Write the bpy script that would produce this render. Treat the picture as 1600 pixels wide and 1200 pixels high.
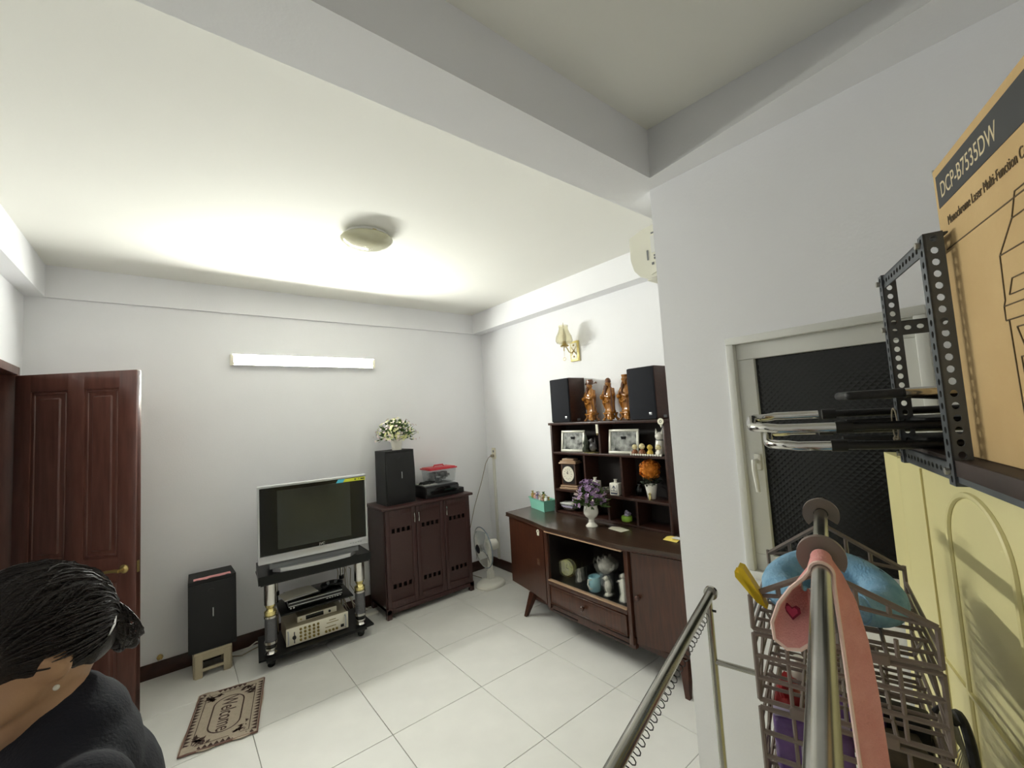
import bpy, bmesh, math, random
from mathutils import Vector, Matrix
random.seed(7)
PI = math.pi
for o in list(bpy.data.objects):
    bpy.data.objects.remove(o)
SC = bpy.context.scene
COL = SC.collection

# ------------------------------------------------------------------ camera
EYE = 1.736
F_PX, YAW, PITCH, ROLL = 662.7, math.radians(38.842), math.radians(4.207), math.radians(-3.442)
fwd = Vector((math.sin(YAW) * math.cos(PITCH), math.cos(YAW) * math.cos(PITCH), math.sin(PITCH)))
r0 = Vector((math.cos(YAW), -math.sin(YAW), 0)); u0 = r0.cross(fwd)
rt = r0 * math.cos(ROLL) + u0 * math.sin(ROLL); upv = -r0 * math.sin(ROLL) + u0 * math.cos(ROLL)
cd = bpy.data.cameras.new('camera'); cam = bpy.data.objects.new('camera', cd); COL.objects.link(cam)
cm = Matrix.Identity(4)
for i in range(3):
    cm[i][0], cm[i][1], cm[i][2] = rt[i], upv[i], -fwd[i]
cm[2][3] = EYE
cam.matrix_world = cm
cd.sensor_width = 36; cd.lens = 36 * F_PX / 1600; cd.clip_start = 0.02; cd.clip_end = 60
SC.camera = cam

# ------------------------------------------------------------------ world, exposure, lamp power
w = bpy.data.worlds.new('night'); SC.world = w; w.use_nodes = True
w.node_tree.nodes['Background'].inputs[0].default_value = (0.55, 0.6, 0.7, 1)
w.node_tree.nodes['Background'].inputs[1].default_value = 0.02
TUBE_POWER = 150.0
SC.view_settings.view_transform = 'Standard'; SC.view_settings.look = 'None'
SC.view_settings.gamma = 1; SC.view_settings.use_curve_mapping = False
SC.view_settings.exposure = 1.75

# ------------------------------------------------------------------ materials
def lin(c):
    return tuple(((v / 255) / 12.92 if v / 255 <= .04045 else ((v / 255 + .055) / 1.055) ** 2.4) for v in c) + (1,)
MATS = {}
def mat(name, c, rough=.5, metal=0, var=0.0, vscale=8, bump=0.0, bscale=60, stretch=None, c2=None, spec=.5, trans=0, alpha=1, emit=None, es=0, coat=0, ior=1.45):
    m = bpy.data.materials.new(name); m.use_nodes = True
    nt = m.node_tree; b = nt.nodes['Principled BSDF']; L = nt.links.new
    col = lin(c)
    b.inputs['Base Color'].default_value = col
    b.inputs['Roughness'].default_value = rough; b.inputs['Metallic'].default_value = metal
    b.inputs['Specular IOR Level'].default_value = spec
    b.inputs['Transmission Weight'].default_value = trans; b.inputs['Alpha'].default_value = alpha
    b.inputs['Coat Weight'].default_value = coat; b.inputs['Coat Roughness'].default_value = .12
    b.inputs['IOR'].default_value = ior
    if emit:
        b.inputs['Emission Color'].default_value = lin(emit); b.inputs['Emission Strength'].default_value = es
    if var or c2 or bump:
        tc = nt.nodes.new('ShaderNodeTexCoord'); mp = nt.nodes.new('ShaderNodeMapping')
        L(tc.outputs['Object'], mp.inputs[0])
        if stretch: mp.inputs['Scale'].default_value = stretch
    if var or c2:
        n = nt.nodes.new('ShaderNodeTexNoise'); n.inputs['Scale'].default_value = vscale; n.inputs['Detail'].default_value = 5
        L(mp.outputs[0], n.inputs['Vector'])
        rmp = nt.nodes.new('ShaderNodeValToRGB'); rmp.color_ramp.elements[0].position = .3; rmp.color_ramp.elements[1].position = .7
        d = lin(c2) if c2 else tuple(v * (1 - var) for v in col[:3]) + (1,)
        rmp.color_ramp.elements[0].color = d; rmp.color_ramp.elements[1].color = col
        L(n.outputs['Fac'], rmp.inputs[0]); L(rmp.outputs[0], b.inputs['Base Color'])
    if bump:
        n2 = nt.nodes.new('ShaderNodeTexNoise'); n2.inputs['Scale'].default_value = bscale; n2.inputs['Detail'].default_value = 4
        L(mp.outputs[0], n2.inputs['Vector'])
        bp = nt.nodes.new('ShaderNodeBump'); bp.inputs['Strength'].default_value = bump; bp.inputs['Distance'].default_value = .004
        L(n2.outputs['Fac'], bp.inputs['Height']); L(bp.outputs[0], b.inputs['Normal'])
    MATS[name] = m
    return m
mat('wall', (243, 243, 245), .75, var=.025, vscale=2.5, bump=.12, bscale=90, spec=.2)
mat('ceiling', (244, 243, 236), .8, var=.02, vscale=1.5, bump=.08, bscale=60, spec=.2)
mat('tile', (232, 231, 225), .3, var=.06, vscale=5, spec=.4)
mat('grout', (150, 146, 138), .9)
mat('skirting', (66, 38, 30), .4, c2=(48, 26, 20), vscale=20)
mat('door_wood', (106, 66, 56), .34, c2=(84, 50, 42), vscale=6, stretch=(6, 6, .7), coat=.25)
mat('shoe_wood', (70, 44, 41), .38, c2=(56, 34, 32), vscale=9, stretch=(8, 8, 1))
mat('side_wood', (76, 42, 27), .3, c2=(55, 29, 19), vscale=7, stretch=(9, 9, .9), coat=.25)
mat('top_wood', (70, 52, 40), .28, c2=(46, 33, 25), vscale=8, stretch=(8, .7, 8), coat=.35)
mat('hutch_wood', (62, 36, 27), .38, c2=(44, 24, 18), vscale=8, stretch=(8, .8, 8))
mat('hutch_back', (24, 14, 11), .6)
mat('black_plastic', (20, 20, 21), .5, bump=.15, bscale=240)
mat('black_gloss', (12, 13, 14), .12)
mat('black_glass', (14, 16, 16), .3, spec=.3)
mat('smoked_glass', (70, 74, 74), .05, trans=.85, ior=1.3)
mat('speaker_vinyl', (24, 24, 25), .62, bump=.4, bscale=300)
mat('grille_cloth', (16, 18, 26), .85, bump=.5, bscale=500)
mat('silver', (190, 191, 192), .3, metal=.6)
mat('chrome', (205, 203, 198), .12, metal=1)
mat('steel', (176, 174, 166), .22, metal=1, var=.2, vscale=14)
mat('gold', (228, 212, 146), .25, metal=.85)
mat('brass', (190, 168, 108), .3, metal=.85)
mat('amp_gold', (176, 166, 138), .4, metal=.3)
mat('ribbed_grey', (110, 110, 112), .35, metal=.5)
mat('white_plastic', (228, 226, 216), .4)
mat('white_paint', (222, 222, 216), .35)
mat('grey_plastic', (120, 122, 124), .45)
mat('ac_plastic', (232, 230, 214), .4)
mat('dome_glass', (204, 202, 172), .12, var=.1, vscale=14, coat=.5)
mat('ivory', (233, 228, 208), .35)
mat('porcelain', (238, 234, 222), .18, coat=.5)
mat('mug_blue', (160, 205, 214), .2, coat=.4)
mat('crt_glass', (52, 54, 50), .16, spec=.6)
mat('screen_border', (8, 8, 9), .15)
mat('sticker_yellow', (222, 226, 66), .5); mat('sticker_cyan', (88, 196, 222), .5)
mat('pink_paper', (240, 168, 170), .8)
mat('stool_cream', (176, 164, 138), .55)
mat('mat_weave', (186, 172, 152), .95, bump=.6, bscale=300, var=.12, vscale=60)
mat('mat_brown', (76, 58, 52), .95, bump=.6, bscale=300)
mat('mat_edge', (124, 94, 84), .95)
mat('red_plastic', (206, 50, 62), .35)
mat('clear_plastic', (225, 230, 232), .15, trans=.9, ior=1.1, alpha=.45)
mat('junk_dark', (74, 76, 80), .5, c2=(150, 150, 150), vscale=30)
mat('paper', (226, 226, 220), .8)
mat('leaf', (82, 110, 48), .6, c2=(46, 72, 30), vscale=20)
mat('leaf_dark', (52, 66, 44), .6, c2=(30, 42, 28), vscale=20)
mat('blossom_yellow', (222, 226, 130), .6, c2=(240, 236, 214), vscale=25)
mat('blossom_white', (238, 230, 220), .6, c2=(214, 180, 190), vscale=25)
mat('blossom_purple', (168, 138, 174), .6, c2=(128, 98, 140), vscale=25)
mat('blossom_orange', (224, 140, 36), .7, c2=(188, 104, 20), vscale=30)
mat('carved_wood', (182, 124, 50), .22, c2=(122, 72, 24), vscale=9, stretch=(3, 3, 1), coat=.6)
mat('carved_dark', (112, 64, 28), .3, c2=(76, 40, 16), vscale=9, coat=.5)
mat('picture_frame', (196, 194, 180), .4, metal=.2)
mat('photo_dark', (44, 46, 44), .25, c2=(196, 196, 190), vscale=22, coat=.5)
mat('dial_white', (232, 226, 208), .4); mat('dial_gold', (140, 122, 60), .35, metal=.5)
mat('clock_wood', (88, 58, 42), .3, c2=(60, 38, 26), vscale=12, coat=.3)
mat('clock_trim', (170, 140, 112), .3, coat=.3)
mat('ink', (28, 28, 34), .5); mat('ink_blue', (60, 70, 96), .4)
mat('dark_resin', (52, 50, 52), .25, c2=(96, 92, 92), vscale=26)
mat('green_resin', (58, 66, 50), .4, c2=(30, 36, 28), vscale=26)
mat('mint_plastic', (142, 212, 190), .4)
mat('sweets', (196, 150, 90), .5, c2=(150, 160, 80), vscale=40); mat('sweets_pink', (206, 140, 130), .5, c2=(196, 170, 150), vscale=40)
mat('lime', (150, 190, 70), .35); mat('lilac', (170, 160, 186), .5)
mat('yellow_figure', (206, 176, 78), .45); mat('cream_figure', (224, 210, 160), .4); mat('brown_figure', (130, 82, 50), .45)
mat('bowl_metal', (180, 176, 168), .25, metal=.7)
mat('clear_glass', (235, 240, 240), .03, trans=1, ior=1.1, alpha=.25)
mat('sconce_glass', (238, 232, 200), .1, trans=.8, ior=1.2, alpha=.6)
mat('yellow_paper', (238, 214, 110), .7)
mat('fan_blue', (112, 128, 140), .3); mat('fan_blade', (186, 194, 198), .2, trans=.4, alpha=.75, ior=1.15)
mat('brown_plastic', (124, 111, 103), .42)
mat('blue_plush', (146, 186, 212), .95, c2=(108, 154, 188), vscale=26, bump=.9, bscale=220)
mat('pink_towel', (236, 170, 164), .95, bump=.7, bscale=340, c2=(226, 154, 148), vscale=30)
mat('pink_seam', (240, 208, 196), .9)
mat('heart', (186, 62, 92), .8); mat('heart_dark', (128, 24, 52), .8)
mat('clip_yellow', (226, 196, 34), .35)
mat('purple_pack', (82, 58, 112), .22, c2=(132, 100, 160), vscale=20)
mat('red_bag', (176, 34, 36), .4, c2=(140, 22, 26), vscale=12)
mat('brown_pack', (92, 78, 58), .45, c2=(54, 46, 36), vscale=24)
mat('cream_panel', (226, 216, 158), .45, var=.05, vscale=3, bump=.08, bscale=50)
mat('angle_iron', (98, 102, 106), .4, metal=.45, var=.25, vscale=14)
mat('bolt', (188, 186, 178), .3, metal=.9)
mat('shelf_board', (62, 48, 42), .6, c2=(44, 34, 30), vscale=12)
mat('cardboard', (204, 174, 124), .85, c2=(192, 160, 110), vscale=5, bump=.12, bscale=70)
mat('box_print', (66, 66, 66), .8); mat('box_ink', (96, 80, 56), .85); mat('box_text', (214, 198, 160), .85)
mat('black_vinyl', (26, 26, 28), .42, bump=.3, bscale=160)
mat('skin', (198, 158, 124), .5, c2=(182, 140, 108), vscale=9, bump=.08, bscale=150)
mat('hair', (24, 17, 17), .36, c2=(38, 27, 25), vscale=12, stretch=(3, 3, 14), bump=.7, bscale=60)
mat('shirt', (29, 30, 40), .9, bump=.4, bscale=200, c2=(22, 23, 31), vscale=9)
mat('trousers', (48, 44, 44), .9, bump=.4, bscale=200)
mat('pearl', (230, 224, 210), .2); mat('eye_white', (225, 220, 212), .3); mat('lip', (150, 84, 76), .5)
mat('cord_white', (214, 210, 198), .5); mat('cord_black', (22, 22, 22), .5); mat('cord_tan', (150, 138, 118), .5)
mat('tube_glow', (255, 255, 255), .5, emit=(252, 254, 246), es=TUBE_POWER)
mat('tag_white', (232, 228, 206), .6)
# patterned black window glass: diamond relief
def diamond_glass():
    m = mat('pattern_glass', (16, 17, 15), .22, spec=.5, trans=.25)
    nt = m.node_tree; b = nt.nodes['Principled BSDF']; L = nt.links.new
    tc = nt.nodes.new('ShaderNodeTexCoord'); mp = nt.nodes.new('ShaderNodeMapping')
    mp.inputs['Rotation'].default_value = (PI / 4, 0, 0); mp.inputs['Scale'].default_value = (0, 75, 75)
    L(tc.outputs['Object'], mp.inputs[0])
    br = nt.nodes.new('ShaderNodeTexChecker'); br.inputs['Scale'].default_value = 1
    wv = nt.nodes.new('ShaderNodeTexVoronoi'); wv.distance = 'CHEBYCHEV'; wv.inputs['Scale'].default_value = .9; wv.inputs['Randomness'].default_value = 0
    L(mp.outputs[0], wv.inputs['Vector'])
    bp = nt.nodes.new('ShaderNodeBump'); bp.inputs['Strength'].default_value = .5; bp.inputs['Distance'].default_value = .004
    L(wv.outputs['Distance'], bp.inputs['Height']); L(bp.outputs[0], b.inputs['Normal'])
    nt.nodes.remove(br)
diamond_glass()
# fine horizontal louvre lines on the shoe cabinet door panels
def louvre():
    m = mat('louvre_wood', (68, 43, 40), .42)
    nt = m.node_tree; b = nt.nodes['Principled BSDF']; L = nt.links.new
    tc = nt.nodes.new('ShaderNodeTexCoord'); wv = nt.nodes.new('ShaderNodeTexWave')
    wv.bands_direction = 'Z'; wv.inputs['Scale'].default_value = 26; wv.wave_profile = 'SAW'
    L(tc.outputs['Object'], wv.inputs['Vector'])
    bp = nt.nodes.new('ShaderNodeBump'); bp.inputs['Strength'].default_value = .6; bp.inputs['Distance'].default_value = .006
    L(wv.outputs['Fac'], bp.inputs['Height']); L(bp.outputs[0], b.inputs['Normal'])
louvre()

# ------------------------------------------------------------------ mesh helpers
class B:
    def __init__(s): s.bm = bmesh.new()
    def box(s, a, b, bev=0, seg=2, M=None):
        c = [(a[i] + b[i]) / 2 for i in range(3)]; d = [max(abs(b[i] - a[i]), 1e-5) for i in range(3)]
        T = Matrix.Translation(c) @ Matrix.Diagonal((*d, 1))
        vs = bmesh.ops.create_cube(s.bm, size=1, matrix=T)['verts']
        if bev:
            es = list({e for v in vs for e in v.link_edges})
            r = bmesh.ops.bevel(s.bm, geom=es, offset=min(bev, min(d) * .49), segments=seg, affect='EDGES', profile=.5)
            vs = list({v for f in r['faces'] for v in f.verts} | {v for v in vs if v.is_valid})
        if M is not None: bmesh.ops.transform(s.bm, matrix=M, verts=[v for v in vs if v.is_valid])
        return s
    def ring(s, c, x, y, r, n): return [s.bm.verts.new(c + x * (r * math.cos(2 * PI * k / n)) + y * (r * math.sin(2 * PI * k / n))) for k in range(n)]
    def bridge(s, A, Bv, closed=True):
        n = len(A)
        for k in range(n if closed else n - 1): s.bm.faces.new((A[k], A[(k + 1) % n], Bv[(k + 1) % n], Bv[k]))
    def cyl(s, p0, p1, r0, r1=None, n=14, cap=True):
        p0, p1 = Vector(p0), Vector(p1); r1 = r0 if r1 is None else r1
        t = (p1 - p0).normalized(); x = t.orthogonal().normalized(); y = t.cross(x)
        A = s.ring(p0, x, y, r0, n); C = s.ring(p1, x, y, r1, n); s.bridge(A, C)
        if cap: s.bm.faces.new(A[::-1]); s.bm.faces.new(C)
        return s
    def tube(s, pts, r, n=8, closed=False, cap=True, flat=None):
        P = [Vector(p) for p in pts]; N = len(P)
        rs = r if isinstance(r, (list, tuple)) else [r] * N
        tg = []
        for i in range(N):
            a = P[(i - 1) % N] if (closed or i > 0) else P[0]; b = P[(i + 1) % N] if (closed or i < N - 1) else P[-1]
            tg.append((b - a).normalized())
        x = tg[0].orthogonal().normalized(); rings = []
        for i in range(N):
            x = (x - tg[i] * x.dot(tg[i])).normalized(); y = tg[i].cross(x)
            rings.append(s.ring(P[i], x, y, rs[i], n))
        for i in range(N - 1): s.bridge(rings[i], rings[i + 1])
        if closed:
            best = min(range(n), key=lambda k: (rings[-1][k].co - rings[0][0].co).length)
            s.bridge(rings[-1][best:] + rings[-1][:best], rings[0])
        elif cap: s.bm.faces.new(rings[0][::-1]); s.bm.faces.new(rings[-1])
        return s
    def lathe(s, prof, n=24, c=(0, 0, 0), M=None, sx=1, sy=1, wob=None):
        rings = []; c = Vector(c); new = []
        for r, z in prof:
            if r < 1e-5: v = s.bm.verts.new(c + Vector((0, 0, z))); rings.append([v]); new.append(v)
            else:
                rr = []
                for k in range(n):
                    a = 2 * PI * k / n; q = r * (wob(a, z) if wob else 1)
                    rr.append(s.bm.verts.new(c + Vector((sx * q * math.cos(a), sy * q * math.sin(a), z))))
                rings.append(rr); new += rr
        for A, C in zip(rings, rings[1:]):
            if len(A) == 1 and len(C) > 1:
                for k in range(n): s.bm.faces.new((A[0], C[(k + 1) % n], C[k]))
            elif len(C) == 1 and len(A) > 1:
                for k in range(n): s.bm.faces.new((A[k], A[(k + 1) % n], C[0]))
            elif len(A) > 1: s.bridge(A, C)
        if len(rings[0]) > 1: s.bm.faces.new(rings[0][::-1])
        if len(rings[-1]) > 1: s.bm.faces.new(rings[-1])
        if M is not None: bmesh.ops.transform(s.bm, matrix=M, verts=new)
        return s
    def sph(s, c, r, u=14, v=9, M=None):
        r = r if isinstance(r, (list, tuple)) else (r, r, r)
        T = Matrix.Translation(c) @ (M.to_4x4() if M is not None else Matrix.Identity(4)) @ Matrix.Diagonal((*r, 1))
        bmesh.ops.create_uvsphere(s.bm, u_segments=u, v_segments=v, radius=1, matrix=T); return s
    def prism(s, pts, lo, hi, axis='z'):
        def P(a, b, h): return {'z': (a, b, h), 'y': (a, h, b), 'x': (h, a, b)}[axis]
        A = [s.bm.verts.new(P(a, b, lo)) for a, b in pts]; C = [s.bm.verts.new(P(a, b, hi)) for a, b in pts]
        s.bridge(A, C); s.bm.faces.new(A[::-1]); s.bm.faces.new(C); return s
    def face(s, pts): s.bm.faces.new([s.bm.verts.new(p) for p in pts]); return s
    def grid(s, rows, th=0):
        V = [[s.bm.verts.new(p) for p in r] for r in rows]; fs = []
        for a, b in zip(V, V[1:]):
            for k in range(len(a) - 1): fs.append(s.bm.faces.new((a[k], a[k + 1], b[k + 1], b[k])))
        if th:
            bmesh.ops.recalc_face_normals(s.bm, faces=fs); bmesh.ops.solidify(s.bm, geom=fs, thickness=th)
        return s
    def torus(s, c, R, r, nrm=(0, 0, 1), n=32, m=8):
        c = Vector(c); t = Vector(nrm).normalized(); x = t.orthogonal().normalized(); y = t.cross(x)
        return s.tube([c + x * (R * math.cos(2 * PI * k / n)) + y * (R * math.sin(2 * PI * k / n)) for k in range(n)], r, m, closed=True)
    def arc(s, c, R, r, x, y, a0, a1, n=20, m=8):
        c, x, y = Vector(c), Vector(x).normalized(), Vector(y).normalized()
        return s.tube([c + x * (R * math.cos(a0 + (a1 - a0) * k / n)) + y * (R * math.sin(a0 + (a1 - a0) * k / n)) for k in range(n + 1)], r, m)
    def xf(s, M): bmesh.ops.transform(s.bm, matrix=M, verts=s.bm.verts[:]); return s
    def mk(s, name, m, parent=None, ang=38, **kw):
        bmesh.ops.recalc_face_normals(s.bm, faces=s.bm.faces[:])
        me = bpy.data.meshes.new(name); s.bm.to_mesh(me); s.bm.free()
        me.polygons.foreach_set('use_smooth', [True] * len(me.polygons)); me.set_sharp_from_angle(angle=math.radians(ang))
        me.materials.append(MATS[m])
        o = bpy.data.objects.new(name, me); COL.objects.link(o); o.parent = parent
        return tag(o, **kw)
def tag(o, label=None, cat=None, group=None, kind=None):
    if label: o['label'] = label
    if cat: o['category'] = cat
    if group: o['group'] = group
    if kind: o['kind'] = kind
    return o
def thing(name, label, cat, loc=(0, 0, 0), rz=0, group=None, kind=None):
    o = bpy.data.objects.new(name, None); COL.objects.link(o); o.empty_display_size = .05
    o.location = loc; o.rotation_euler = (0, 0, rz)
    return tag(o, label, cat, group, kind)
def share(src, name, parent, loc=(0, 0, 0), rot=(0, 0, 0)):
    o = bpy.data.objects.new(name, src.data); COL.objects.link(o); o.parent = parent; o.location = loc; o.rotation_euler = rot
    return o
def copy_tree(o, parent=None):
    c = o.copy(); COL.objects.link(c); c.parent = parent
    for ch in list(o.children): copy_tree(ch, c)
    return c
def text(body, size, M, name, m, parent, depth=.0006, squash=1, fit=None):
    cu = bpy.data.curves.new('t', 'FONT'); cu.body = body; cu.size = size; cu.extrude = depth
    t = bpy.data.objects.new('t', cu); COL.objects.link(t)
    bpy.context.view_layer.update()
    me = bpy.data.meshes.new_from_object(t.evaluated_get(bpy.context.evaluated_depsgraph_get()))
    bpy.data.objects.remove(t); bpy.data.curves.remove(cu)
    if fit: squash = fit / max(v.co.x for v in me.vertices)
    me.transform(Matrix.Diagonal((squash, 1, 1, 1))); me.transform(M); me.name = name
    me.materials.clear(); me.materials.append(MATS[m])
    o = bpy.data.objects.new(name, me); COL.objects.link(o); o.parent = parent
    return o
def frame_m(o, x, y):     # matrix from origin and x, y axes
    x = Vector(x).normalized(); y = Vector(y).normalized(); z = x.cross(y)
    M = Matrix.Identity(4)
    for i in range(3): M[i][0], M[i][1], M[i][2], M[i][3] = x[i], y[i], z[i], o[i]
    return M
FRONT = lambda x, y, z: frame_m((x, y, z), (1, 0, 0), (0, 0, 1))      # text on a face looking to -Y
LEFTF = lambda x, y, z: frame_m((x, y, z), (0, -1, 0), (0, 0, 1))     # text on a face looking to -X
def struct(o): o['kind'] = 'structure'; return o

# ------------------------------------------------------------------ the room
XL, XR, YB, YN, XN, YC, ZC, ZB = -.777, 2.94, 4.20, -.8, 1.72, 1.04, 2.955, 2.73
fl = B().prism([(XL, YN), (XN, YN), (XN, YC), (XR, YC), (XR, YB), (XL, YB)], -.06, -.007).mk('floor', 'grout', kind='structure')
TS, GAP = .6, .0032
cache = {}
for i in range(-3, 6):
    for j in range(-9, 3):
        x0, y0 = .3606 + i * TS, 3.038 + j * TS; x1, y1 = x0 + TS, y0 + TS
        rects = [(x0, max(y0, YC), x1, y1, XR), (x0, y0, x1, min(y1, YC), XN)] if y0 < YC < y1 and x1 > XN else [(x0, y0, x1, y1, XR if y0 >= YC - .01 else XN)]
        for a, b, c, d, xm in rects:
            a, b, c, d = max(a, XL), max(b, YN), min(c, xm), min(d, YB)
            if c - a < .02 or d - b < .02: continue
            k = (round(c - a, 4), round(d - b, 4))
            if k not in cache:
                o = B().box((GAP / 2, GAP / 2, -.007), (k[0] - GAP / 2, k[1] - GAP / 2, 0), .0012, 1).mk('tile', 'tile', fl)
                cache[k] = o; o.location = (a, b, 0)
            else: share(cache[k], 'tile', fl, (a, b, 0))
T = .12
B().box((XL - T, YB, 0), (XR + T, YB + T, ZC)).mk('wall_back', 'wall', kind='structure')
B().box((XR, YC, 0), (XR + T, YB, ZC)).mk('wall_right', 'wall', kind='structure')
DY0, DY1, DZ = 3.27, 4.03, 2.18
B().box((XL - T, YN, 0), (XL, DY0 - .03, ZC)).box((XL - T, DY1 + .03, 0), (XL, YB, ZC)).box((XL - T, DY0 - .03, DZ + .03), (XL, DY1 + .03, ZC)).mk('wall_left', 'wall', kind='structure')
WY0, WY1, WZ0, WZ1 = .19, .765, 1.07, 1.986
B().box((XN, YC - .10, 0), (XR + T, YC, ZC)).mk('wall_return', 'wall', kind='structure')
B().box((XN, WY1, 0), (XN + T, YC - .10, ZC)).box((XN, YN, 0), (XN + T, WY0, ZC)).box((XN, WY0, 0), (XN + T, WY1, WZ0)).box((XN, WY0, WZ1), (XN + T, WY1, ZC)).mk('wall_near', 'wall', kind='structure')
B().box((XL - T, YN - T, 0), (XN + T, YN, ZC)).mk('wall_rear', 'wall', kind='structure')  # unseen wall, moved close behind the camera to bounce light forward
B().prism([(XL - T, YN - T), (XN + T + .3, YN - T), (XN + T + .3, YC), (XR + T, YC), (XR + T, YB + T), (XL - T, YB + T)], ZC, ZC + .1).mk('ceiling', 'ceiling', kind='structure')
# beams under the ceiling
B().box((XL, YB - .025, ZB), (XR, YB, ZC)).mk('trim_beam_back', 'wall', kind='structure')
B().box((XR - .135, 1.205, ZB), (XR, YB - .025, ZC)).mk('trim_beam_right', 'wall', kind='structure')
B().box((XL, 1.205, ZB), (XL + .1, YB - .025, ZC)).mk('trim_beam_left', 'wall', kind='structure')
B().box((XL, .978, ZB), (XR, 1.205, ZC)).mk('trim_beam_main', 'wall', kind='structure')
bb = B()    # the skewed beam over the window wall
sec = [[(XN, .978, ZB), (1.627, .978, ZB), (1.64, .978, ZC), (XN, .978, ZC)], [(XN + .05, 0, ZB), (1.51, 0, ZB), (1.72, 0, ZC), (XN + .09, 0, ZC)], [(XN + .05, YN, ZB), (1.42, YN, ZB), (1.72, YN, ZC), (XN + .09, YN, ZC)]]
R = [[bb.bm.verts.new(p) for p in q] for q in sec]
bb.bridge(R[0], R[1]); bb.bridge(R[1], R[2]); bb.bm.faces.new(R[0]); bb.bm.faces.new(R[2])
bb.mk('trim_beam_near', 'wall', kind='structure', ang=20)
# skirting boards
B().box((XL, YB - .012, 0), (XR, YB, .105), .002).mk('baseboard_back', 'skirting', kind='structure')
B().box((XR - .012, YC, 0), (XR, YB - .012, .105), .002).mk('baseboard_right', 'skirting', kind='structure')
B().box((XL, YN, 0), (XL + .012, DY0 - .05, .105), .002).mk('baseboard_left', 'skirting', kind='structure')
# doorway frame in the left wall and the passage behind it
B().box((XL - .1, DY0 - .05, 0), (XL + .015, DY0, DZ + .05), .003).box((XL - .32, DY1, 0), (XL + .015, DY1 + .05, DZ + .05), .003).box((XL - .1, DY0 - .05, DZ), (XL + .015, DY1 + .05, DZ + .05), .003).mk('trim_door_frame', 'door_wood', kind='structure')
B().box((-1.95, 2.7, 0), (-1.9, 4.7, 2.6)).box((-1.9, 4.5, 0), (XL - T, 4.55, 2.6)).box((-1.9, 2.7, 0), (XL - T, 2.75, 2.6)).mk('wall_passage', 'wall', kind='structure')
B().box((-1.9, 2.75, -.06), (XL, 4.5, 0)).mk('floor_passage', 'tile', kind='structure')
B().box((-1.9, 2.75, 2.5), (XL - T, 4.5, 2.55)).mk('ceiling_passage', 'ceiling', kind='structure')
# panelled door swung into the room
hx, hy, ex, ey = XL + .02, DY1 - .005, -.165, 3.60
dr = thing('door_1', None, None, (hx, hy, .008), math.atan2(ey - hy, ex - hx)); struct(dr)
DW = math.hypot(ex - hx, ey - hy); DH = 2.162
B().box((0, -.012, 0), (DW, .012, DH)).mk('core', 'door_wood', dr)
st = B()
for x0, x1 in ((0, .095), (DW / 2 - .05, DW / 2 + .05), (DW - .105, DW)): st.box((x0, -.02, 0), (x1, .02, DH), .003)
for z0, z1 in ((0, .2), (.86, 1.0), (DH - .11, DH)): st.box((0, -.0198, z0), (DW, .0198, z1), .003)
st.mk('frame', 'door_wood', dr)
for x0, x1 in ((.105, DW / 2 - .06), (DW / 2 + .06, DW - .115)):
    for z0, z1 in ((.21, .85), (1.01, DH - .12)):
        B().box((x0 + .03, -.019, z0 + .03), (x1 - .03, .019, z1 - .03), .012, 1).mk('panel', 'door_wood', dr)
        f = B()
        for a, b in (((x0, z0), (x1, z0 + .014)), ((x0, z1 - .014), (x1, z1)), ((x0, z0), (x0 + .014, z1)), ((x1 - .014, z0), (x1, z1))):
            f.box((a[0], -.017, a[1]), (b[0], .017, b[1]), .004, 1)
        f.mk('moulding', 'door_wood', dr)
h = B().lathe([(.026, 0), (.026, .006), (.018, .01), (.011, .014), (.011, .045)], 20, M=Matrix.Translation((DW - .065, -.02, .93)) @ Matrix.Rotation(PI / 2, 4, 'X'))
h.tube([(DW - .065, -.06, .93), (DW - .09, -.063, .932), (DW - .14, -.06, .928), (DW - .185, -.055, .92)], [.011, .010, .009, .007], 10)
h.mk('lever_handle', 'brass', dr)
B().box((DW - .002, -.009, .90), (DW + .0006, .009, .97)).mk('latch_plate', 'brass', dr)

# window in the near wall
wn = thing('window_1', None, None); struct(wn)
def rect_frame(b, x0, x1, y0, y1, z0, z1, t, bev=.003):
    b.box((x0, y0, z1 - t), (x1, y1, z1), bev); b.box((x0, y0, z0), (x1, y1, z0 + t), bev)
    b.box((x0, y0, z0 + t), (x1, y0 + t, z1 - t), bev); b.box((x0, y1 - t, z0 + t), (x1, y1, z1 - t), bev); return b
rect_frame(B(), XN - .012, XN + .08, WY0, WY1, WZ0, WZ1, .028).mk('frame', 'white_paint', wn)
rect_frame(B(), XN + .012, XN + .055, WY0 + .028, WY1 - .028, WZ0 + .028, WZ1 - .028, .062).mk('sash', 'white_paint', wn)
B().box((XN + .03, WY0 + .085, WZ0 + .085), (XN + .036, WY1 - .085, WZ1 - .085)).mk('pane', 'pattern_glass', wn)
hb = B().box((XN - .002, WY1 - .085, 1.475), (XN + .014, WY1 - .06, 1.535), .004)
hb.tube([(XN - .002, WY1 - .072, 1.51), (XN - .03, WY1 - .072, 1.512), (XN - .036, WY1 - .074, 1.48), (XN - .036, WY1 - .08, 1.40)], [.008, .009, .009, .007], 8)
hb.mk('handle', 'white_plastic', wn)

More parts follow.
